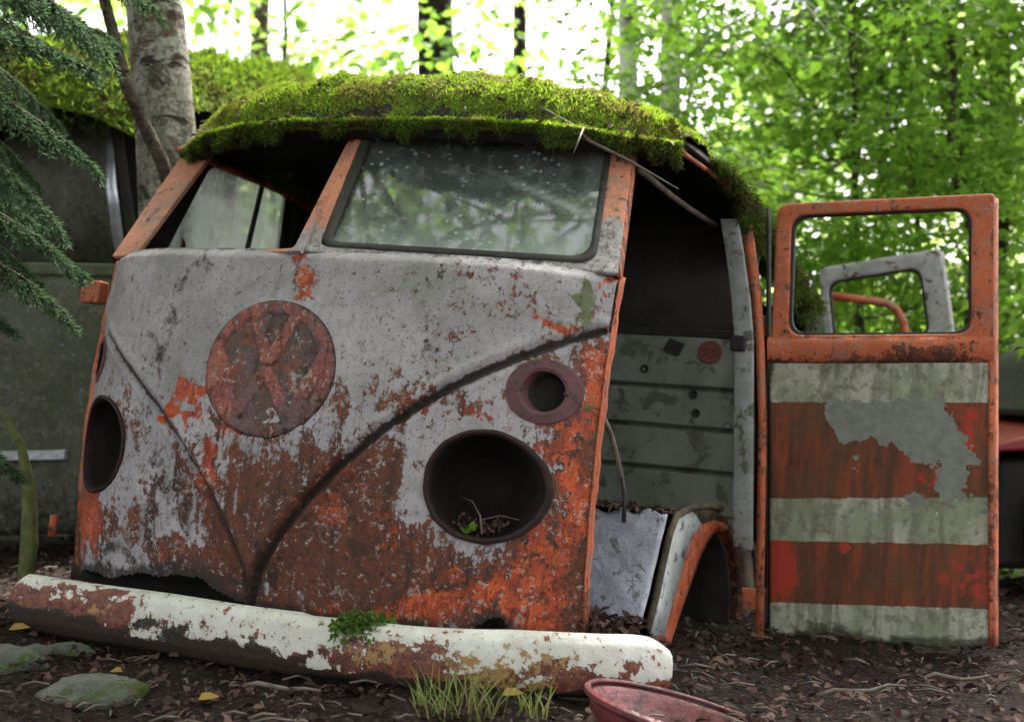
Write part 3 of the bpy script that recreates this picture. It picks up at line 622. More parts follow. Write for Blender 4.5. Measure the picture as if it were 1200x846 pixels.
# cab window on the far door
fr = MB(); A = rq([(-.79, .33, 1.26), (-.79, .60, 1.70), (-.79, 1.14, 1.72), (-.79, 1.14, 1.26)], .03); B = rq([(-.79, .47, 1.30), (-.79, .655, 1.665), (-.79, 1.10, 1.69), (-.79, 1.10, 1.30)], .05)
ring(fr, A, B); fr.build('far_door_frame', M['seal'], van, solid=.03, bevel=.004)
mb = MB(); mb.tube([(-.785, .86, 1.28), (-.785, .93, 1.70)], .009, 6); mb.build('window_mullion', M['seal'], van)
mb = MB(); G_ = np.array([[(-.79, (.455+.19*q)*(1-f)+1.11*f, 1.29+.39*q) for f in np.linspace(0, 1, 20)] for q in np.linspace(0, 1, 14)]); mb.grid(G_); zz_ = np.array(mb.v)[:, 2]; mm = fm(len(zz_)); mm[:, 0] = .22+.38*sm(1.60, 1.55, zz_)*(np.array(mb.v)[:, 1] > .6)+.1*vnoise(np.array(mb.v), 5, 14); mb.build('far_window_pane', M['glass2'], van, mask=mm)
# B pillar: grey inner face and orange outer edge
mb = MB(); pin = [hit(u, v, 1, 1.06) for u, v in [(846, 258), (853, 300), (859, 350), (863, 400), (862, 500), (861, 640)]]; pout = [hit(u, v, 1, 1.06) for u, v in [(866, 258), (873, 300), (880, 350), (884, 400), (884, 500), (883, 645)]]
mb.strip(pin, pout); mb.build('door_pillar', M['pillgrey'], van, solid=.02, off=1, bevel=.003)
mb = MB(); a = [hit(u, v, 1, 1.13) for u, v in [(868, 262), (877, 310), (884, 350), (888, 400), (891, 500), (886, 770)]]; b = [hit(u, v, 1, 1.13) for u, v in [(882, 265), (888, 310), (893, 350), (896, 400), (899, 500), (895, 770)]]
mb.strip(a, b); mb.build('pillar_edge', M['orange'], van, solid=.02, off=1, mask=fm(len(mb.v), .3, .1, .1))
mb = MB()
q = hit(857, 398, 1, 1.03); mb.box((q[0], 1.02, q[2]-.03), (q[0]+.04, 1.05, q[2]+.012)); mb.build('striker_plate', M['dark'], van, bevel=.004)
# ---- step plate, wheel arch
mb = MB(); tl_, tr_, bl_, br_ = hit(686, 597, 1, .64), hit(782, 600, 1, .64), hit(673, 727, 1, .50), hit(752, 730, 1, .50)
Gp = np.array([[tl_*(1-i/14)*(1-j/18)+tr_*(i/14)*(1-j/18)+bl_*(1-i/14)*(j/18)+br_*(i/14)*(j/18) for i in range(15)] for j in range(19)])
Gp[..., 1] += .008*vnoise(Gp, 61, 16); Gp[0, :, 2] += .008*np.sin(np.arange(15)*1.3)
mb.grid(Gp); mb.build('step_plate', M['lilac'], van, solid=.004)['label'] = 'bent lilac-grey floor plate lit by the sky'
XA = .80
rimp = [(757, 738), (766, 702), (775, 660), (783, 625), (791, 604), (808, 594), (830, 592), (852, 597), (869, 612), (881, 642), (886, 690), (884, 730), (876, 772)]
outp = [(776, 755), (783, 722), (793, 688), (803, 652), (811, 628), (822, 614), (836, 609), (850, 612), (860, 626), (868, 652), (872, 692), (870, 730), (864, 770)]
innp = [(785, 757), (796, 724), (808, 690), (820, 656), (829, 636), (836, 626), (843, 622), (850, 625), (856, 637), (861, 660), (864, 694), (862, 730), (857, 770)]
def xh(L, x=XA): return [hit(u, v, 0, x) for u, v in L]
R_, O_, I_ = xh(rimp), xh(outp, XA), xh(innp, XA-.012)
mb = MB(); mb.tube([p_+[.004, 0, 0] for p_ in R_], .010, 8); mb.build('arch_rim', M['khaki'], van)
mb = MB(); mb.strip(R_[5:], O_[5:]); mb.build('arch_skin', M['khaki'], van, solid=.004)
mb = MB(); mb.strip(R_[:6], O_[:6]); mb.build('arch_front_face', M['whitep'], van, solid=.004)['label'] = 'chalky white curved front of the wheel arch'
mb = MB(); mid = [(p_+q_)/2+[.010, 0, 0] for p_, q_ in zip(O_, I_)]; mb.grid(np.array([O_, mid, I_, [p_+[-.04, 0, 0] for p_ in I_]]))
P_ = np.array(mb.v); u_, v_ = pj(P_); mb.build('arch_lip', M['orange'], van, mask=np.stack([.25+.4*sm(835, 850, u_), .55+0*u_, 0*u_, .75*sm(840, 856, u_)+.35*sm(735, 755, v_)], -1))
# wheel well: half barrel
mb = MB(); cw = (1.03, .44); rw = .285
aa_ = np.linspace(math.radians(-20), math.radians(200), 22); g0 = np.array([[(x, cw[0]-rw*math.cos(t), cw[1]+rw*math.sin(t)) for t in aa_] for x in np.linspace(.30, .79, 6)])
mb.grid(g0); mb.add([(.30, cw[0]-rw*math.cos(t), cw[1]+rw*math.sin(t)) for t in aa_], [tuple(range(22))]); mb.build('wheel_well', M['dark'], van, solid=.004)
# seat box top with rubbish, sill
mb = MB(); Gs = np.array([[(x, y, .752+.012*float(vnoise(np.array([x, y]), 71, 25))) for x in np.linspace(.1, .80, 24)] for y in np.linspace(.64, 1.09, 16)]); mb.grid(Gs); mb.build('seat_box_top', M['rub'], van)
mb = MB(); Gs = np.array([[(x, y, .47+.02*float(vnoise(np.array([x, y]), 72, 22))-.06*(y < .32)) for x in np.linspace(.1, .81, 30)] for y in np.linspace(.27, .60, 16)]); mb.grid(Gs); mb.build('sill', M['rub'], van)
mb = MB(); mb.tube([hit(u, v, 1, y) for u, v, y in [(668, 752, .30), (700, 748, .34), (740, 752, .40), (778, 748, .50)]], [.012, .010, .013, .008], 7); mb.build('sill_edge', M['rust'], van)
mb = MB(); mb.box((.05, .46, .47), (.655, .50, .76)); mb.build('seat_box_front', M['dark'], van)
p_ = roofpts(2600)[:700]; l_ = leafmesh('dead_leaf_scatter', p_+[0, 0, .008], rv(len(p_))*[1, 1, .3], rv(len(p_))*.5+[0, -.2, 1], .012+.022*rng.random(len(p_)), .014, M['litter'], roof, 'leaf', curl=.3); l_['kind'] = 'stuff'; l_['label'] = 'dead leaves and needles caught in the roof moss'
n_ = 1100; cc = np.stack([rng.uniform(.35, .8, n_), rng.uniform(.62, 1.07, n_), .757+rng.random(n_)*.012], -1); l_ = leafmesh('leaf_rubbish', cc, rv(n_)*[1, 1, .3], rv(n_)*.4+[0, 0, 1], .008+.018*rng.random(n_), .011, M['litter'], van, 'leaf', curl=.3); l_['kind'] = 'stuff'
n_ = 500; cc = np.stack([rng.uniform(.55, .82, n_), rng.uniform(.28, .55, n_), .485+rng.random(n_)*.02], -1); l_ = leafmesh('leaf_rubbish', cc, rv(n_), rv(n_)*.5+[0, 0, 1], .03, .02, M['litter'], van, 'leaf', curl=.3); l_['kind'] = 'stuff'
# bent hose hanging in the doorway
mb = MB(); mb.tube([hit(u, v, 1, .36) for u, v in [(697, 470), (706, 486), (716, 508), (723, 535), (729, 560)]], .0065, 8); mb.build('bent_tube', M['twig'], van)
mb = MB(); mb.tube([hit(u, v, 1, .36) for u, v in [(728, 556), (732, 580), (731, 612)]], .0055, 8); mb.build('tube_end', M['seal'], van)
# hinges
mb = MB(); q = hit(106, 342, 1, .30); mb.box((q[0]-.03, .29, q[2]-.032), (q[0]+.04, .33, q[2]+.032)); mb.build('door_hinge', M['orange'], van, bevel=.005, mask=fm(8, .25, .2))
mb = MB(); q = hit(62, 616, 1, .32); mb.tube([q+[0, 0, -.03], q+[0, 0, .03]], .011, 8); mb.build('door_hinge', M['orange'], van, mask=fm(16, .3, .2))

# ---- cargo doors, hung on the van's side
Wm = np.array(van.matrix_world.inverted())
def in_van(P): P = np.asarray(P); return P@Wm[:3, :3].T+Wm[:3, 3]
def door(L, Rr, z0, z1, rail, paint, framemat, hole, name, roll=0.):
    """L,Rr: (x,y) foot of hinge and free edge; upper frame + lower panel, in world metres"""
    L = np.array(L, float); Rr = np.array(Rr, float); ax = (Rr-L)/np.linalg.norm(Rr-L); wdt = np.linalg.norm(Rr-L); nr = np.array([ax[1], -ax[0]])
    if nr[1] > 0: nr = -nr
    cr, sr = math.cos(roll), math.sin(roll)
    def q(s, z, o=0.):
        a_, b_ = s*cr-(z-.5)*sr, s*sr+(z-.5)*cr; s, z = a_, b_+.5; p = L+ax*s+nr*o; return in_van(np.array([p[0], p[1], z]))
    root = bpy.data.objects.new(name, None); COL.objects.link(root); root.parent = van; root.empty_display_size = .1
    (hs0, hz0), (hs1, hz1) = hole
    A = densify(rq([q(.012, rail[0]), q(.03, z1), q(wdt, z1), q(wdt, rail[0])], [.004, .035, .012, .004]), 4); B = densify(rq([q(hs0, hz0), q(hs0+.01, hz1), q(hs1, hz1), q(hs1, hz0)], .045), 4)
    mb = subdiv_ring(A, B, 3)
    mm = fm(len(mb.v), .22, .12); P_ = np.array(mb.v); mm[:, 0] += .12*vnoise(P_, 77, 12)
    mb.build('window_frame', framemat, root, solid=.034, off=0, bevel=.006, mask=mm)
    mb = MB(); ring(mb, densify(rq([q(hs0-.004, hz0-.004, -.004), q(hs0+.006, hz1+.004, -.004), q(hs1+.004, hz1+.004, -.004), q(hs1+.004, hz0-.004, -.004)], .045), 2), densify(rq([q(hs0+.008, hz0+.006, -.004), q(hs0+.018, hz1-.006, -.004), q(hs1-.008, hz1-.006, -.004), q(hs1-.008, hz0+.006, -.004)], .045), 2))
    mb.build('window_seal', M['seal'], root, solid=.02)
    # belt roll
    mb = MB(); pr = [(.0, rail[0]+.012), (.022, rail[0]+.010), (.030, rail[0]-.008), (.028, rail[1]+.012), (.018, rail[1]), (0, rail[1]-.004)]
    ss = np.linspace(.004, wdt-.002, 40); mb.grid(np.array([[q(s, z, o-.004+.0015*math.sin(s*60)) for s in ss] for o, z in pr]))
    u_, v_ = pj(np.array(mb.v)); mm = fm(len(u_), .25, .2); 
    if paint: mm[:, 0] = .18+.5*blob(u_, v_, 1080, 415, 60, 14)+.3*sm(412, 425, v_); mm[:, 3] = .5*sm(416, 426, v_)+.3*blob(u_, v_, 950, 415, 8, 8)
    mb.build('belt_rail', framemat, root, mask=mm)
    # lower skin
    ni, nj = 110, 150; ss = np.linspace(.008, wdt-.012, ni); zs = np.linspace(z0, rail[1], nj)
    Gd = np.array([[q(s, z, .010+.004*math.sin(s*9)*math.sin(z*7)) for s in ss] for z in zs]); u_, v_ = pj(Gd)
    mm = np.zeros((nj, ni, 4)); kp = None
    if paint:
        r_ = sm(470.5, 472.5, v_)*sm(585, 583, v_+.004*(u_-900))+sm(632+.02*(u_-900), 634+.02*(u_-900), v_-0)*sm(707, 704, v_-.03*(u_-900)); mm[..., 0] = r_
        uu = u_+5*vnoise(Gd, 91, 45)+4*vnoise(Gd, 191, 130); vv = v_+5*vnoise(Gd, 92, 45)+4*vnoise(Gd, 192, 130)
        pe = polym(uu, vv, [(968, 468), (972, 512), (990, 520), (1020, 512), (1046, 520), (1070, 540), (1094, 545), (1098, 540), (1098, 588), (1138, 588), (1132, 548), (1146, 540), (1146, 525), (1120, 505), (1112, 468)], 5)
        pe = np.maximum(pe, blob(uu, vv, 1070, 585, 14, 8)*.9); pe = np.maximum(pe, blob(uu, vv, 1004, 545, 8, 12)*.62); mm[..., 1] = pe*.95
        mm[..., 2] = np.maximum.reduce([blob(u_, v_, 912, 670, 26, 50, .9), blob(u_, v_, 1140, 680, 60, 50, .5), blob(u_, v_, 1130, 500, 26, 60, .6), blob(u_, v_, 990, 642, 8, 8, .9), blob(u_, v_, 1080, 560, 60, 30, .35)])
        vbot = 748+5*vnoise(Gd, 95, 50); dip = 16*blob(u_, u_*0, 965, 0, 40, 1)
        mm[..., 3] = .75*sm(vbot-16-dip, vbot+4-dip, v_)+.35*sm(28, 4, np.abs(v_-424))+.45*sm(8, 0, u_-903)+.25*blob(u_, v_, 1030, 660, 80, 40)
        bad = v_ > vbot+10-dip; kp = ~(bad[:-1, :-1] & bad[1:, 1:])
    else: mm[..., 0] = 1
    mb = MB().grid(Gd, kp); sk = mb.build('door_skin', M['door'] if paint else M['dark'], root, solid=.003, mask=mm.reshape(-1, 4))
    # return flanges, inner lining
    e = MB(); zf = np.linspace(z0+.01, z1-.01, 30)
    e.strip([q(wdt-.004, z, .014) for z in zf], [q(wdt+.004, z, -.028) for z in zf]); e.strip([q(wdt-.016, z, .0145) for z in zf], [q(wdt-.004, z, .016) for z in zf])
    e.build('free_edge', framemat, root, solid=.004, mask=fm(len(e.v), .38, .2, 0, .12))
    e = MB(); e.strip([q(.0, z, .012) for z in zf], [q(.0, z, -.03) for z in zf]); e.build('hinge_edge', M['dark'], root, solid=.004)
    e = MB(); e.add([q(.01, z0+.03, -.028), q(wdt-.01, z0+.03, -.028), q(wdt-.01, rail[1], -.028), q(.01, rail[1], -.028)], [(0, 1, 2, 3)]); e.build('inner_lining', M['dark'], root, solid=.003, smooth=False)
    return root, q
d1, q1 = door((.728, 3.845), (1.283, 3.59), -.07, 1.143, (.755, .695), True, M['orange'], ((.060, .772), (.552, 1.108)), 'cargo_door')
d1['label'] = 'open front cargo door with orange window frame and orange and white stripes'
e = MB(); 
for z in (.80, .02):
    a = q1(-.01, z+.03, -.01); b = q1(-.075, z+.03, .0); a2 = q1(-.01, z-.03, -.01); b2 = q1(-.075, z-.03, 0)
    e = MB().add([a, b, b2, a2], [(0, 1, 2, 3)]); e.build('hinge', M['orange'], d1, solid=.018, bevel=.004, mask=fm(4, .3, .2))
d2, q2 = door((1.17, 4.95), (1.60, 4.78), -.12, 1.04, (.72, .66), False, M['greyframe'], ((.045, .74), (.385, .985)), 'cargo_door', math.radians(8))
d2['label'] = 'second open cargo door with bare grey window frame'

# ================================================================== bumper on the ground
bc = [(14, 706, 3.40), (60, 712, 3.36), (150, 726, 3.25), (260, 744, 3.08), (370, 760, 2.97), (480, 772, 2.88), (580, 778, 2.83), (680, 781, 2.81), (740, 783, 2.83), (778, 786, 2.87)]
bc = np.array([wp(*q) for q in bc]); tt = np.linspace(0, 1, len(bc)); T = np.linspace(0, 1, 140)
from numpy import interp
path = np.stack([interp(T, tt, bc[:, k]) for k in range(3)], -1)
for _ in range(12): path[1:-1] = (path[:-2]+path[1:-1]*2+path[2:])/4
prof = [(-.044, .052), (-.012, .066), (.004, .064), (.016, .052), (.022, .030), (.025, .0), (.022, -.030), (.016, -.050), (.004, -.060), (-.012, -.061), (-.044, -.050)]
mb = MB(); rows = []; pf2 = np.stack([interp(np.linspace(0, 1, 41), np.linspace(0, 1, 11), [q[k] for q in prof]) for k in (0, 1)], -1)
for i, p_ in enumerate(path):
    t = path[min(i+1, 139)]-path[max(i-1, 0)]; t /= np.linalg.norm(t); nn = np.array([t[1], -t[0], 0]); nn /= np.linalg.norm(nn)
    if nn[1] > 0: nn = -nn
    up = np.array([0, 0, 1.]); up = up-t*(up@t); nn = nn-up*.12; k = min(1, (i/5)**.5*.8+.2) if i < 5 else 1-.30*max(0, (i-128)/11)**2; 
    k2 = 1.0
    dn = .003*math.sin(i*.21)+.004*math.exp(-((i-95)/4)**2)
    rows.append([p_+nn*(o*k2*(1 if i > 2 else .5)-dn)+up*h*k*(1.04 if i < 60 else .96) for o, h in pf2])
rows = np.array(rows); mb.grid(rows.transpose(1, 0, 2)); u_, v_ = pjw(np.array(mb.v)); H = np.tile(np.linspace(1, 0, 41)[:, None], (1, 140)).ravel()
cap = rows[0]; mb.add(cap, [tuple(range(41))])
U_, V_ = pjw(np.array(mb.v)); H = np.concatenate([H, np.linspace(1, 0, 41)])
nz_ = vnoise(np.stack([U_/100, H*3, H], -1), 88, 4)
r_ = .15+.75*sm(.62, .36, H+.12*nz_); r_ = np.maximum(r_, .85*(U_ < 155)*sm(.90, .62, H+.1*nz_)); r_ = np.maximum(r_, .85*sm(.78, .55, H+.1*nz_)*blob(U_, U_*0, 470, 0, 90, 1)); r_ = np.maximum(r_, blob(U_, V_, 735, 780, 26, 16, .6)); r_ = np.maximum(r_, .27+0*U_); r_ = np.maximum(r_, blob(U_, V_, 310, 745, 60, 16, .45))
g_ = np.maximum(.50*blob(U_, U_*0, 600, 0, 110, 1)*sm(.80, .55, H+.1*nz_), .62*blob(U_, V_, 440, 765, 46, 22))
g_ = np.maximum(g_, .6*blob(U_, V_, 118, 715, 20, 14))
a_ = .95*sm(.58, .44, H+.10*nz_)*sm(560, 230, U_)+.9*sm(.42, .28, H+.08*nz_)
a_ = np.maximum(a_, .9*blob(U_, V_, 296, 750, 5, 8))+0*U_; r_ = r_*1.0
bump = mb.build('bumper', M['bumper'], mask=np.stack([r_, g_, 0*r_, a_], -1), solid=.004, off=-1)
tag(bump, 'long curved white bumper blistered with rust, lying on the ground before the van', 'bumper')

# ================================================================== wheel rim at the lower edge
rim = empty('wheel_rim', tuple(wp(800, 858, 2.56)), 'maroon steel wheel rim lying half buried at the bottom edge of the picture', 'wheel rim', rot=(math.radians(-3), math.radians(15), 0))
def lathe(pr, n=72):
    th = np.linspace(0, 2*math.pi, n+1); return np.array([[(r*math.cos(t), r*math.sin(t), z) for t in th] for r, z in pr])
MB().grid(lathe([(.19, .036), (.196, .040), (.200, .036), (.199, .028), (.186, .020), (.181, .0), (.165, -.012), (.160, -.04), (.172, -.055), (.184, -.062), (.186, -.075)])).build('rim_barrel', simple('maroon_rim_paint', (.15, .028, .034), (.10, .022, .026), 18, .4, .5, .5, (.05, .018, .014)), rim, solid=.003)
MB().grid(lathe([(.184, .030), (.176, .022), (.170, .006), (.166, .0), (.158, -.010), (.15, -.03), (.11, -.045), (.05, -.035), (.0, -.035)])).build('rim_disc', simple('faded_rim_face', (.21, .06, .062), (.12, .03, .032), 14, .45, .5, .5, (.06, .022, .018)), rim)

# ================================================================== neighbour wreck on the left
v2 = empty('moss_covered_van', (-2.2, 5.0, 0), 'dark algae-stained van wreck with a mossy roof standing behind the birch on the left', 'van')
ca = np.array([-1.27, 4.62]); cb = np.array([-3.7, 3.95]); cd = np.array([-.62, 6.6])
fx = (cb-ca)/np.linalg.norm(cb-ca); bx = (cd-ca)/np.linalg.norm(cd-ca); OO = np.array([-2.2, 5.0, 0])
def q2v(s, t, z): p = ca+fx*s+bx*t; return np.array([p[0], p[1], z])-OO
def slab2(s0, s1, z0, z1, t0=0., th=.03, mb=None):
    mb = mb or MB(); A = [q2v(s0, t0, z0), q2v(s1, t0, z0), q2v(s1, t0, z1), q2v(s0, t0, z1), q2v(s0, t0+th, z0), q2v(s1, t0+th, z0), q2v(s1, t0+th, z1), q2v(s0, t0+th, z1)]
    return mb.add(A, [(0, 1, 2, 3), (4, 7, 6, 5), (0, 4, 5, 1), (3, 2, 6, 7), (0, 3, 7, 4), (1, 5, 6, 2)])
mb = MB(); gs = np.linspace(.0, 2.45, 60); gz = np.linspace(.12, .985, 30)
mb.grid(np.array([[q2v(s+.03*max(0, (z-.6))**1, -.05*math.sin((z-.1)/.9*math.pi)-.006*math.sin(s*8), z) for s in gs] for z in gz])); zv = np.array(mb.v)[:, 2]; sv_ = np.tile(gs, 30); mm = fm(len(zv), .12, .1, .35); mm[:, 3] = .6*sm(.45, .15, zv)+.4*np.exp(-((sv_-.62)/.05)**2)+.3*np.exp(-((sv_-1.1)/.04)**2); mb.build('side_panel', M['hull'], v2, solid=.01, mask=mm)
for s_ in (.86, 1.75): mb = slab2(s_, s_+.008, .14, .98, -.062, .02); mb.build('door_seam', M['dark'], v2)
mb = slab2(.74, .83, .80, .825, -.085, .03); mb.build('door_handle', M['dark'], v2, bevel=.006)
mb = slab2(-.01, 2.45, .985, 1.03, -.025, .06); mb.build('belt_rail', M['hull'], v2, bevel=.008, mask=fm(8, .2, 0, .45))
mb = slab2(.20, .95, .37, .405, -.075, .02); mb.build('trim_strip', M['chrome'], v2, bevel=.004)
for s, w, m in ((-.0, .035, 'dark'), (.52, .10, 'hull'), (1.25, .06, 'hull')):
    mb = MB(); mb.add([q2v(s, 0, 1.03), q2v(s+w, 0, 1.03), q2v(s+w+.10, .06, 1.55), q2v(s+.10, .06, 1.55)], [(0, 1, 2, 3)]); mb.build('window_pillar', M[m], v2, solid=.03, bevel=.004, mask=fm(4, .2, 0, .3))
mb = MB(); mb.strip([q2v(.040, -.012, 1.05), q2v(.09, .02, 1.30), q2v(.12, .05, 1.50)], [q2v(.075, -.012, 1.05), q2v(.125, .02, 1.30), q2v(.135, .05, 1.50)]); mb.build('windscreen_trim', M['chrome'], v2, solid=.008)
mb = slab2(.16, .50, 1.03, 1.52, .10, .02); mb.build('curtain_panel', M['hull'], v2, mask=fm(8, .1, 0, .3, .35))
mb = MB()
A = [q2v(0, 0, .12), q2v(0, 2.1, .0), q2v(0, 2.1, 1.5), q2v(0, 0, 1.03)]; mb.add(A, [(0, 1, 2, 3)]); mb.build('end_wall', M['hull'], v2, solid=.02, mask=fm(4, .2, 0, .4, .3))
mb = MB(); mb.add([q2v(.02, .7, .1), q2v(2.45, .7, .1), q2v(2.45, .7, 1.56), q2v(.02, .7, 1.56)], [(0, 1, 2, 3)]); mb.build('inner_wall', M['liner'], v2)
# roof slab of the neighbour
ns, nt_ = 70, 60; SS, TT = np.meshgrid(np.linspace(-.04, 2.6, ns), np.linspace(-.08, 2.3, nt_)); e1 = np.clip(1-np.abs((TT-1.1)/1.2)**4, 0, 1)**.6*np.clip(1-np.abs((SS-1.28)/1.34)**8, 0, 1)**.6
ZZ = 1.54+.26*e1-.10*SS*.35+.11*TT-.05*sm(.0, -.08, TT); P2 = ca[None, None]+SS[..., None]*fx+TT[..., None]*bx; l2 = .5+.5*vnoise(P2, 51, 8)
r2 = MB().grid(np.concatenate([P2-OO[:2], ZZ[..., None]], -1)).build('roof', M['liner'], v2, solid=.02)
PM = P2-.05*sm(.12, -.06, TT)[..., None]*bx-.05*sm(.12, -.02, SS)[..., None]*fx
P3 = np.concatenate([PM-OO[:2], (ZZ+.015+.06*l2*e1-.05*sm(.10, -.06, TT)*(.2+l2)-.06*sm(.10, -.04, SS)*(.2+l2)+.03*vnoise(P2, 57, 22)*e1)[..., None]], -1); m2 = MB().grid(P3).build('moss', M['moss'], r2); m2['kind'] = 'stuff'; m2['label'] = 'moss blanket on the neighbouring roof'
n_ = 90000; i = rng.integers(0, nt_-1, n_); j = rng.integers(0, ns-1, n_); a, b = rng.random((2, n_, 1)); cc = P3[i, j]*(1-a)*(1-b)+P3[i+1, j]*a*(1-b)+P3[i, j+1]*(1-a)*b+P3[i+1, j+1]*a*b
l_ = leafmesh('moss_tuft', cc, rv(n_)*.9+[0, 0, .5], rv(n_), .034*(.4+rng.random(n_)), .014, M['mosst2'], r2, 'tri'); l_['kind'] = 'stuff'
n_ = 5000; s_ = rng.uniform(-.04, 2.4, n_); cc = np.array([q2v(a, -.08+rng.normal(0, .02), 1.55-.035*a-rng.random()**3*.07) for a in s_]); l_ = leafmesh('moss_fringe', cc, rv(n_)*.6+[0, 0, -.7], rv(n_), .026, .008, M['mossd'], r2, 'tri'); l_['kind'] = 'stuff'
# ================================================================== red car at the right edge
rc = empty('red_car', (2.3, 4.9, -.1), 'red and black wrecked car peeping out behind the striped door at the right edge', 'car')
def ext(pr, y0, y1, mb=None):
    mb = mb or MB(); n = len(pr); A = [(x, y0, z) for x, z in pr]; B = [(x, y1, z) for x, z in pr]; mb.add(A+B, [tuple(range(n))[::-1], tuple(range(n, 2*n))]+[(i, (i+1) % n, n+(i+1) % n, n+i) for i in range(n)]); return mb
ext([(-.75, .12), (1.6, .12), (1.6, .50), (1.2, .53), (-.2, .505), (-.72, .47)], -.5, .75).build('body', M['dark'], rc, bevel=.03)
ext([(-.77, .50), (-.2, .535), (1.3, .56), (1.3, .60), (-.2, .60), (-.6, .565), (-.78, .52)], -.52, .77).build('bonnet', M['hoodred'], rc, bevel=.02)
ext([(-.5, .60), (1.2, .60), (1.1, .86), (-.25, .86), (-.42, .78)], -.3, .6).build('cabin', M['seal'], rc, bevel=.03)
mb = MB(); mb.add([(-.42, -.305, .63), (1.1, -.305, .63), (1.0, -.305, .80), (-.30, -.305, .80)], [(0, 1, 2, 3)]); mb.build('window', M['glass2'], rc, smooth=False, solid=.004, mask=fm(4, .5))
ext([(-.28, .855), (1.1, .855), (1.05, .885), (-.22, .885)], -.33, .63).build('roof', M['greyframe'], rc, bevel=.01)
for x in (-.35, 1.2):
    mb = MB(); P_ = lathe([(.10, -.09), (.27, -.09), (.29, -.06), (.29, .06), (.27, .09), (.10, .09), (.10, -.09)], 32); P_ = np.stack([P_[..., 0]+x, P_[..., 2]-.5, P_[..., 1]+.25], -1); mb.grid(P_); mb.build('tyre', M['seal'], rc)
# bent orange frame behind the grey door
mb = MB(); mb.tube([wp(u, v, 5.15) for u, v in [(968, 346), (1000, 350), (1038, 355), (1050, 362), (1058, 376), (1062, 400), (1066, 480), (1068, 640)]]+[wp(1068, 760, 5.15)], .016, 8)
mb.tube([wp(972, 346, 5.15), wp(972, 480, 5.15), wp(972, 760, 5.15)], .016, 8)
tag(mb.build('bent_frame', M['orange'], mask=fm(len(mb.v), .2, .2)), 'thin bent orange window frame seen through the grey door', 'frame')

# ================================================================== trees
def crown(limbs, n, size, mat, parent, shape='leaf', spread=.16, flat=.35, droop=.1):
    P, D = [], []
    for pts in limbs:
        pts = np.array(pts); m = max(3, int(n*len(pts)/sum(len(l) for l in limbs))); t = rng.random(m)**.7*(len(pts)-1); i = np.minimum(t.astype(int), len(pts)-2); f = (t-i)[:, None]
        c = pts[i]*(1-f)+pts[i+1]*f; o = rng.normal(size=(m, 3))*[spread, spread, spread*flat]; P.append(c+o); D.append(o+rv(m)*.05+[0, 0, -droop])
    P = np.concatenate(P); D = np.concatenate(D); N = len(P); nn = rv(N)*.55+[0, 0, 1.]
    return leafmesh('crown', P, D, nn, size*(.6+.7*rng.random(N)), size*.8, mat, parent, shape, .12, .15)
def limb(p, d, L, r, mb, out, depth=2, seg=6, wig=.25, grav=0.):
    p = np.array(p, float); d = np.array(d, float); d /= np.linalg.norm(d); pts = [p.copy()]
    for i in range(seg):
        d = d+rng.normal(size=3)*wig*.5+[0, 0, grav]; d /= np.linalg.norm(d); p = p+d*L/seg; pts.append(p.copy())
    mb.tube(pts, [r*(1-.8*i/seg) for i in range(seg+1)], 5 if r < .02 else 7, False)
    if depth == 0 or L < .5: out.append(pts)
    if depth > 0:
        for k in range(3 if L > .5 else 2):
            i = rng.integers(2, seg+1); a = rv(1)[0]*.9; limb(pts[i], d+a*[1, 1, .5], L*.55, r*.5, mb, out, depth-1, 5, wig, grav)
def tree(name, label, u, d, H, r, lean=(0, 0), bark='bark', nl=8, z0=1.2, z1=None, L=1.6, n=3000, size=.06, mat='leaf', shape='leaf', group=None, grav=0., spread=.16, seg=10, depth=2, up=.35, vb=None, kink=.03, cat='tree'):
    x = (u-600)/FOC*d; z = float(gh(x, d))-.03
    t = empty(name, (x, d, z), label, cat, group); mb = MB(); pts = [np.array([0, 0, 0.])]
    for i in range(1, seg+1):
        f = i/seg; pts.append(np.array([lean[0]*f*H+rng.normal()*kink, lean[1]*f*H+rng.normal()*kink, f*H]))
    mb.tube(pts, [r*(1.25 if i == 0 else 1-.55*i/seg) for i in range(seg+1)], 14)
    out = []; z1 = z1 or H
    for k in range(nl):
        h = z0+(z1-z0)*(k+rng.random())/nl; f = min(h/H, .999)*seg; i = int(f); p = pts[i]+(pts[i+1]-pts[i])*(f-i); a = rng.uniform(0, 6.283)
        limb(p, (math.cos(a), math.sin(a), up+rng.normal()*.15), L*(.6+.6*rng.random()), max(.008, r*.28*(1-.4*h/H)), mb, out, depth, 6, .22, grav)
    mb.build('trunk', M[bark], t, smooth=True)
    if n: crown(out, n, size, M[mat], t, shape, spread)
    return t
# big birch between the two vans
x0 = wp(205, 600, 4.28)
bt = empty('birch_tree', (x0[0], x0[1], .0), 'thick mottled birch trunk rising between the two vans', 'tree')
pts = [wp(u, v, 4.28)-np.array([x0[0], x0[1], 0]) for u, v in [(212, 706), (208, 600), (206, 450), (203, 330), (199, 230), (194, 150), (187, 70), (181, 0), (174, -100), (165, -260), (150, -600), (140, -1100), (120, -1700)]]
mb = MB(); mb.tube(pts, [.15, .12, .105, .10, .098, .094, .092, .088, .085, .08, .07, .06, .03], 20)
o_ = []
for k in range(9): limb(pts[9+k % 3], (rng.normal(), rng.normal(), .6), 1.8, .03, mb, o_, 2)
mb.build('trunk', M['birch'], bt); crown(o_, 2600, .06, M['leaf'], bt, 'leaf')
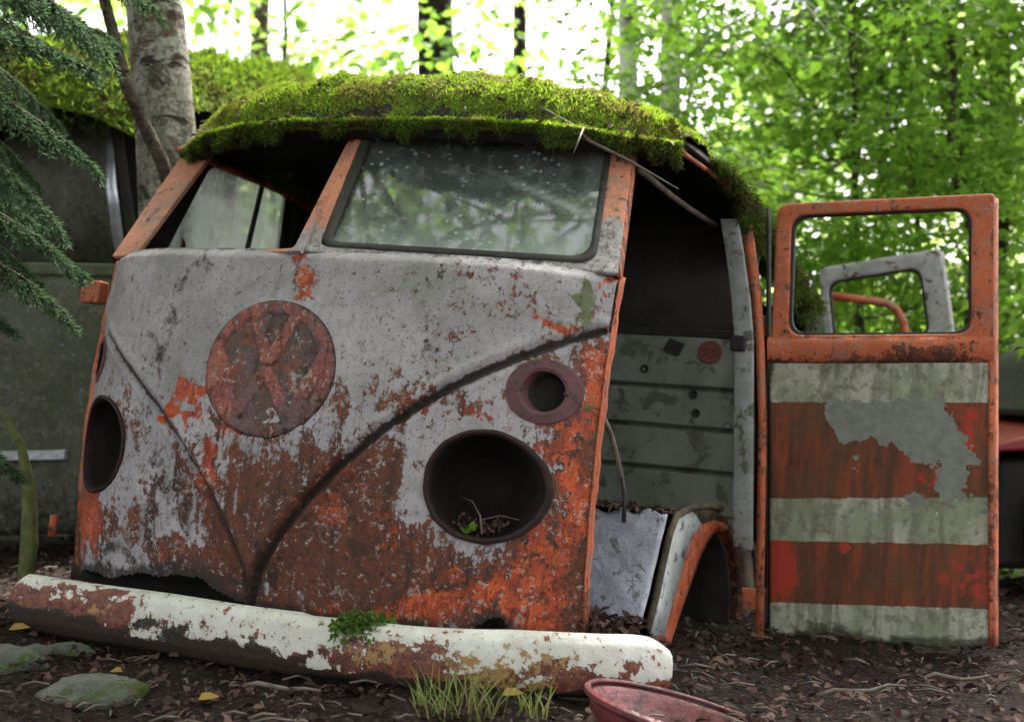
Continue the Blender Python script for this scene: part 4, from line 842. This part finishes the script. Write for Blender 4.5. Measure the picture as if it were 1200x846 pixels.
# thin lichened stem crossing it
x1 = wp(205, 640, 4.1); st_ = empty('sapling', (x1[0], x1[1], 0), 'thin lichen-covered stem leaning across the thick birch', 'tree')
pts = [wp(u, v, 4.1)-np.array([x1[0], x1[1], 0]) for u, v in [(222, 725), (216, 500), (212, 330), (206, 240), (190, 190), (166, 140), (148, 100), (136, 50), (122, 0), (104, -90), (90, -200)]]
mb = MB(); mb.tube(pts, [.022]*5+[.02, .019, .018, .017, .014, .010], 9); mb.build('trunk', M['bark'], st_)
tree('tree', 'grey-brown trunk beyond the neighbour van roof, left of centre', 300, 11.5, 9, .105, (.0, 0), 'bark', 6, 3.6, 8.5, 2.2, 1200, .08, 'leafy')
tree('tree', 'thick dark trunk standing right behind the mossy van roof', 511, 9.0, 9, .15, (.0, 0), 'barkd', 6, 5.2, 8.5, 1.8, 900, .08, 'leafy', kink=.02)
tree('tree', 'slim dark leaning trunk just right of the thick dark one', 596, 10.5, 8, .075, (.022, 0), 'barkd', 5, 4.6, 7.5, 1.5, 400, .08, 'leafy', kink=.02)
tree('birch_tree', 'slender white birch above the right end of the windscreen, left one of the pair', 768, 7.0, 8, .062, (-.045, 0), 'birchfar', 12, 1.8, 7.5, 1.3, 160, .07, 'leaf', group=None, up=.15)
tree('birch_tree', 'slender white birch with forked dark branches, right one of the pair', 826, 7.2, 8, .070, (-.055, 0), 'birchfar', 13, 1.7, 7.5, 1.4, 320, .07, 'leaf', up=.3)
# twiggy dark branches between the birches and the roof
tree('bare_tree', 'leafless twiggy young tree behind the roof, reaching left of the birch pair', 700, 8.4, 4.6, .035, (.03, 0), 'barkd', 12, 1.3, 4.4, 1.5, 120, .06, 'leafy', up=.25)
tree('tree', 'dark forked trunk high in the top right corner', 1168, 8.0, 8, .08, (.0, 0), 'barkd', 10, 1.2, 7.0, 1.9, 5200, .08, 'leafd', shape='maple')
# leafy understory on the right
und = [(1015, 7.8, 4.4, 'young maple with bright leaves directly right of the birch pair', 4600, 'leaf'), (1010, 6.4, 4.0, 'young maple whose bright sprays spread above the orange door frame', 7000, 'leaf'),
       (1075, 7.2, 4.6, 'young maple filling the view above the door, behind the nearest sprays', 7000, 'leaf'), (1150, 6.0, 3.8, 'young maple at the right edge with layered sprays above the red car', 6000, 'leaf'),
       (1230, 7.2, 4.6, 'young maple beyond the right edge whose darker sprays hang into the picture', 5000, 'leafd'), (1010, 9.6, 5.2, 'darker bushy tree behind the maples, seen through the door window', 7000, 'leaf'), (985, 12.5, 4.6, 'haze-pale tree farther off behind the birch pair', 4600, 'leafy')]
for u, d, H, lab, n, m in und:
    tree('maple_tree', lab, u, d, H, .021, (rng.normal()*.04, 0), 'bark', 22, .15, H, 1.2, int(n*2.3), .054 if d < 8 else .075, m, 'maple', 'young maples on the right', 0., .17, 10, 2, .15)
# shrubs in the middle ground, the pale ones with haze in their leaf colour
for u, d, H, lab, n, m in [(60, 7.5, 3.6, 'dark shrub behind the neighbour van, far left', 5000, 'leafd'), (250, 10.5, 3.7, 'haze-pale shrub above the neighbour roof', 3600, 'leafy'), (420, 13, 3.5, 'haze-pale shrub between the grey and the dark trunk', 1300, 'leafy'), (330, 8.6, 3.2, 'green shrub peeping over the left van roof edge', 2600, 'leaf'),
                           (650, 14, 3.4, 'pale shrub far behind the middle of the roof', 900, 'leafy')]:
    tree('shrub', lab, u, d, H, .03, (0, 0), 'bark', 18, .2, H, 1.2, n, .09, m, 'leaf', 'shrubs behind the vans', 0, .2, 8, 2, .3, cat='shrub')
# far wood: reads as one mass
n_ = 42000; az = rng.uniform(-.95, .95, n_); dd = rng.uniform(14, 26, n_); hh = rng.random(n_)
P_ = np.stack([np.tan(az)*dd*.9, dd, -.6+hh**1.15*(2.6+4.0*sm(.10, .32, az)+2.4*sm(-.2, -.42, az)+.5*np.sin(az*9))], -1)
cl = vnoise(P_, 66, 1.1); P_ = P_[cl > .0]; N = len(P_)
tag(leafmesh('distant_wood', P_, rv(N), rv(N)+[0, 0, .6], .16*(.6+rng.random(N)), .13, M['leafy'], None, 'leaf'), 'distant leafy woodland closing the view behind the trees', 'woodland', kind='stuff')
# canopy trees behind and above the viewpoint: they shade the place and mirror in the windscreen
for x, y, s_ in ((-3.4, -1.5, 'left behind'), (3.0, -2.6, 'right behind'), (-2.5, .7, 'just left of'), (-4.6, 2.6, 'to the left of'), (2.7, .4, 'just right of'), (-2.2, -3.9, 'behind and just left of')):
    d = max(y, .01); t = empty('canopy_tree', (x, y, 0), 'tall leafy tree outside the picture, '+s_+' the viewpoint', 'tree'); mb = MB(); pts = [np.array([0, 0, 0.]), np.array([.1, 0, 2.]), np.array([.0, .1, 4.]), np.array([.1, .1, 7.])]; mb.tube(pts, [.16, .13, .11, .05], 12); o_ = []
    for k in range(16):
        a = rng.uniform(0, 6.28); limb([0, 0, 2.6+4*k/16], (math.cos(a)+.35*np.sign(-x), math.sin(a)+.35, .35), 2.9, .035, mb, o_, 2)
    mb.build('trunk', M['bark'], t); crown(o_, 6500, .10, M['leafd'], t, 'leaf', .25)

# ---- fir boughs hanging in from the left
fir = empty('fir_tree', (-2.15, 3.2, 0), 'fir whose drooping boughs hang in at the left edge', 'tree')
tm = MB(); tm.tube([(0, 0, 0), (0, 0, 2), (0, 0, 4.5)], [.11, .09, .05], 12); NP, ND, NL = [], [], []
def bough(p, d, L, n2=16):
    p = np.array(p, float); d = np.array(d, float); d /= np.linalg.norm(d); pts = [p.copy()]
    for i in range(10): d = d+[0, 0, -.05]+rng.normal(size=3)*.03; d /= np.linalg.norm(d); p = p+d*L/10; pts.append(p.copy())
    tm.tube(pts, [.009*(1-.08*i) for i in range(11)], 5, False)
    for i in range(1, 11):
        for sg in (1, -1):
            for _ in range(2):
                sd_ = np.cross(d, [0, 0, 1.])*sg; sd_ = sd_+d*.7+rng.normal(size=3)*.15+[0, 0, -.25]; sd_ /= np.linalg.norm(sd_); l = L*.42*(1-.06*i)*(.6+.5*rng.random()); q = pts[i]
                tm.tube([q, q+sd_*l*.5, q+sd_*l+[0, 0, -.1*l]], [.003, .002, .001], 4, False)
                m = int(l*520); f = rng.random(m)[:, None]; NP.append(q+sd_*l*f+[0, 0, 0]-np.array([0, 0, .1])*l*f**2); nd = rv(m)*.6; nd = nd+sd_*.7; nd[:, 2] *= .6; ND.append(nd)
for (u, v, d, du, dv) in [(-40, 20, 3.1, 150, 40), (-50, 90, 3.3, 170, 70), (-60, 150, 3.0, 150, 90), (-60, 225, 3.1, 170, 60), (-60, 285, 3.2, 160, 50), (-50, -60, 3.2, 200, 70), (-40, -20, 3.5, 170, 20), (-60, 480, 3.3, 90, 60), (-30, -130, 3.4, 230, 80), (-70, 200, 3.5, 130, 30), (-60, 50, 3.9, 150, 60), (-60, 120, 3.8, 120, 70), (-50, 5, 3.7, 160, 50), (-70, 250, 3.7, 130, 60), (-60, 185, 3.9, 110, 70), (-50, -40, 3.8, 180, 60), (-60, 330, 3.6, 80, 40)]:
    a = wp(u, v, d); b = wp(u+du, v+dv, d+.1); base = np.array([-2.15, 3.2, 0]); tm.tube([np.array([0, 0, a[2]]), a-base], [.014, .010], 5, False); bough(a-base, (b-a), np.linalg.norm(b-a))
tm.build('trunk', M['bark'], fir); NP = np.concatenate(NP); ND = np.concatenate(ND); leafmesh('needles', NP, ND, rv(len(NP)), .022, .0042, M['needle'], fir)

# ================================================================== small things
# branch lying on the roof edge
fb = MB(); fb.tube([v2w(q_) for q_ in (hit(556, 92, 1, .42), hit(640, 130, 1, .34), hit(672, 148, 1, .36), hit(690, 165, 1, .38), hit(740, 190, 1, .42))]+[v2w(hit(795, 222, 1, .5))], [.003, .004, .005, .0045, .0035, .002], 6)
fb.tube([v2w(hit(684, 150, 1, .36)), v2w(hit(672, 180, 1, .30))], [.003, .0015], 5)
tag(fb.build('fallen_branch', M['twig']), 'thin bare branch draped over the roof edge in front of the windscreen', 'branch')
for u, v, l, lab in ((338, 132, 24, 'short root thread dangling over the open left windscreen'), (545, 125, 20, 'short root thread dangling from the moss over the glass pane')):
    a = hit(u, v, 1, .24); tw = MB(); tw.tube([v2w(a), v2w(a+[.003, 0, -l*.0011])], [.002, .001], 4); tag(tw.build('hanging_root', M['twig']), lab, 'root')
# weed on the bumper
n_ = 420; cc = np.stack([rng.uniform(-.065, .065, n_), rng.normal(0, .010, n_), rng.random(n_)*.03], -1)+(wp(425, 744, 2.95)+[0, .0, -.01]); cc[:, 2] += .036-.9*np.abs(cc[:, 0]-cc[:, 0].mean())**1.5; cc[:, 1] -= .03; cc[:, 2] -= 1.1*np.maximum(0, (2.925-cc[:, 1])); l_ = leafmesh('bumper_weed', cc, rv(n_)*.8+[0, -.5, .2], rv(n_)+[0, -.4, 1], .010+.014*rng.random(n_), .010, M['leafd'], None, 'leaf')
tag(l_, 'small leafy green weed growing over the middle of the white bumper', 'weed')
# grass tuft below the bumper
def grass(name, lab, ctr, n, h, sp, spz=0.):
    c = np.stack([rng.normal(0, sp, n), rng.normal(0, sp*.5, n), np.zeros(n)], -1)+ctr; me = []; d = rv(n)*.35+[0, 0, 1]; d /= np.linalg.norm(d, axis=1, keepdims=True); mb = MB(); 
    for i in range(n):
        L = h*(.5+.7*rng.random()); b = rng.normal(size=3)*[.5, .5, 0]; s = np.cross(d[i], rv(1)[0]); s /= np.linalg.norm(s); w = .0016; P_ = [c[i]+d[i]*L*f+b*L*.7*f*f for f in (0, .35, .7, 1)]
        mb.add([P_[0]-s*w, P_[0]+s*w, P_[1]+s*w, P_[1]-s*w, P_[2]+s*w*.7, P_[2]-s*w*.7, P_[3]], [(0, 1, 2, 3), (3, 2, 4, 5), (5, 4, 6)])
    o = mb.build(name, M['grassm']); at = o.data.attributes.new('rnd', 'FLOAT', 'POINT'); at.data.foreach_set('value', np.repeat(rng.random(n), 7).astype(np.float32)); return tag(o, lab, 'grass')
g0_ = wp(540, 846, 2.66); grass('grass_tuft', 'tuft of thin green grass sprouting before the middle of the bumper', [g0_[0], g0_[1], -.01], 62, .125, .034)
g0_ = wp(620, 846, 2.68); grass('grass_tuft', 'sparse small grass tuft between the wheel rim and the bigger tuft', [g0_[0], g0_[1], -.01], 22, .08, .016)
g0_ = wp(500, 846, 2.7); grass('grass_tuft', 'few bent grass blades left of the bigger tuft', [g0_[0], g0_[1], -.01], 16, .10, .014)
# stones
def stone(lab, u, v, d, r, sz=(1, .8, .5)):
    bm = bmesh.new(); bmesh.ops.create_icosphere(bm, subdivisions=4, radius=1)
    P_ = np.array([p.co for p in bm.verts]); k = 1+.16*vnoise(P_, int(u), 2.2)+.05*vnoise(P_, int(u)+1, 7)
    for p, q, kk in zip(bm.verts, P_, k): p.co = Vector(q*kk*np.array(sz)*r)
    me = bpy.data.meshes.new('stone'); bm.to_mesh(me); bm.free(); o = link('stone', me, M['stone']); w = wp(u, v, d); o.location = (w[0], w[1], float(gh(w[0], w[1]))+r*sz[2]*.15); return tag(o, lab, 'stone', 'mossy stones')
stone('broad mossy stone in the bottom left corner area below the bumper', 110, 838, 2.85, .11, (1, .7, .38)); stone('grey stone at the far left under the rusty bumper end', 8, 790, 3.05, .08, (1, .8, .5)); stone('small greenish stone just left of the broad mossy one', 38, 775, 3.2, .05)
stone('low mossy stone half hidden under the rusty end of the bumper', 80, 765, 3.25, .05, (1.3, .8, .4))
# leaf litter
for u, v, a, l, lab in ((1010, 800, .3, .22, 'thin fallen stick lying on the litter below the striped door'), (330, 820, -.2, .17, 'short fallen stick in front of the bumper, left of the grass'), (1120, 775, .1, .16, 'short stick near the free edge of the striped door'), (690, 775+20, 2.6, .12, 'small stick just behind the wheel rim')):
    w = wp(u, v, min(FOC*CAMZ/(v-423), 3.3)); mb = MB(); pts = []
    for k in range(6):
        x_, y_ = w[0]+math.cos(a)*l*(k/5-.5), w[1]+math.sin(a)*l*(k/5-.5)+.008*math.sin(k*2.1); pts.append((x_, y_, float(gh(x_, y_))+.022+.004*math.sin(k*1.7)))
    mb.tube(pts, [.005, .0055, .005, .0045, .004, .0025], 7); tag(mb.build('fallen_stick', M['twig']), lab, 'stick', 'sticks lying on the forest floor')
n_ = 34000; x_ = rng.uniform(-2.4, 3.2, n_); y_ = 2.3+rng.random(n_)**1.3*4; z_ = gh(x_, y_)+.004+rng.random(n_)*.014; cc = np.stack([x_, y_, z_], -1)
sz = .006+.030*rng.random(n_)**2.5
tag(leafmesh('leaf_litter', cc, rv(n_)*[1, 1, .25], rv(n_)*.8+[0, 0, 1], sz, sz*.7, M['litter'], None, 'leaf', .2, .25), 'brown carpet of dead leaves over the forest floor', 'leaf litter', kind='stuff')
n_ = 500; x_ = rng.uniform(-1.6, 2., n_); y_ = rng.uniform(2.5, 4.6, n_); mb = MB()
for a, b in zip(x_, y_): 
    t = rng.uniform(0, 3.14); l = rng.uniform(.02, .08); z = float(gh(a, b))+.012; mb.tube([(a, b, z), (a+math.cos(t)*l*.5, b+math.sin(t)*l*.5, z+.006), (a+math.cos(t)*l, b+math.sin(t)*l, z)], .0015+.0015*rng.random(), 4)
tag(mb.build('twig_litter', M['twig']), 'scatter of small twigs among the dead leaves', 'twigs', kind='stuff')
for u, v, s_, lab, g in ((232, 826, .034, 'yellow fallen leaf right of the broad mossy stone', 0), (10, 752, .04, 'pale yellow leaf at the left edge below the bumper end', 1), (588, 829, .035, 'orange-yellow fallen leaf beside the grass tuft', 2), (615, 815, .03, 'small yellow leaf leaning near the wheel rim', 3), (130, 798, .026, 'tiny ochre leaf above the broad mossy stone', 4)):
    d = FOC*(CAMZ+.0)/(v-423); d = min(d, 3.3); w = wp(u, v, d); w[2] = float(gh(w[0], w[1]))+.022
    tag(leafmesh('fallen_leaf', w[None], np.array([[.9, .3-.2*g, .15]]), np.array([[0, -.35, 1.]]), s_*1.3, s_, M['yellowleaf'], None, 'leaf', .2, .1), lab, 'leaf')
# bent yellow-green stalk at the left
mb = MB(); mb.tube([wp(u, v, 3.7) for u, v in [(-12, 468), (8, 492), (24, 520), (33, 560), (35, 600), (34, 640), (30, 672), (26, 700)]], [.006, .009, .012, .017, .022, .025, .021, .015], 10)
pl = simple('yellow_green_stalk', (.12, .135, .045), (.06, .075, .022), 22, .7, .6, .2, (.09, .07, .03)); tag(mb.build('plant_stalk', pl), 'thick yellow-green bent stalk at the left edge beside the van', 'plant')
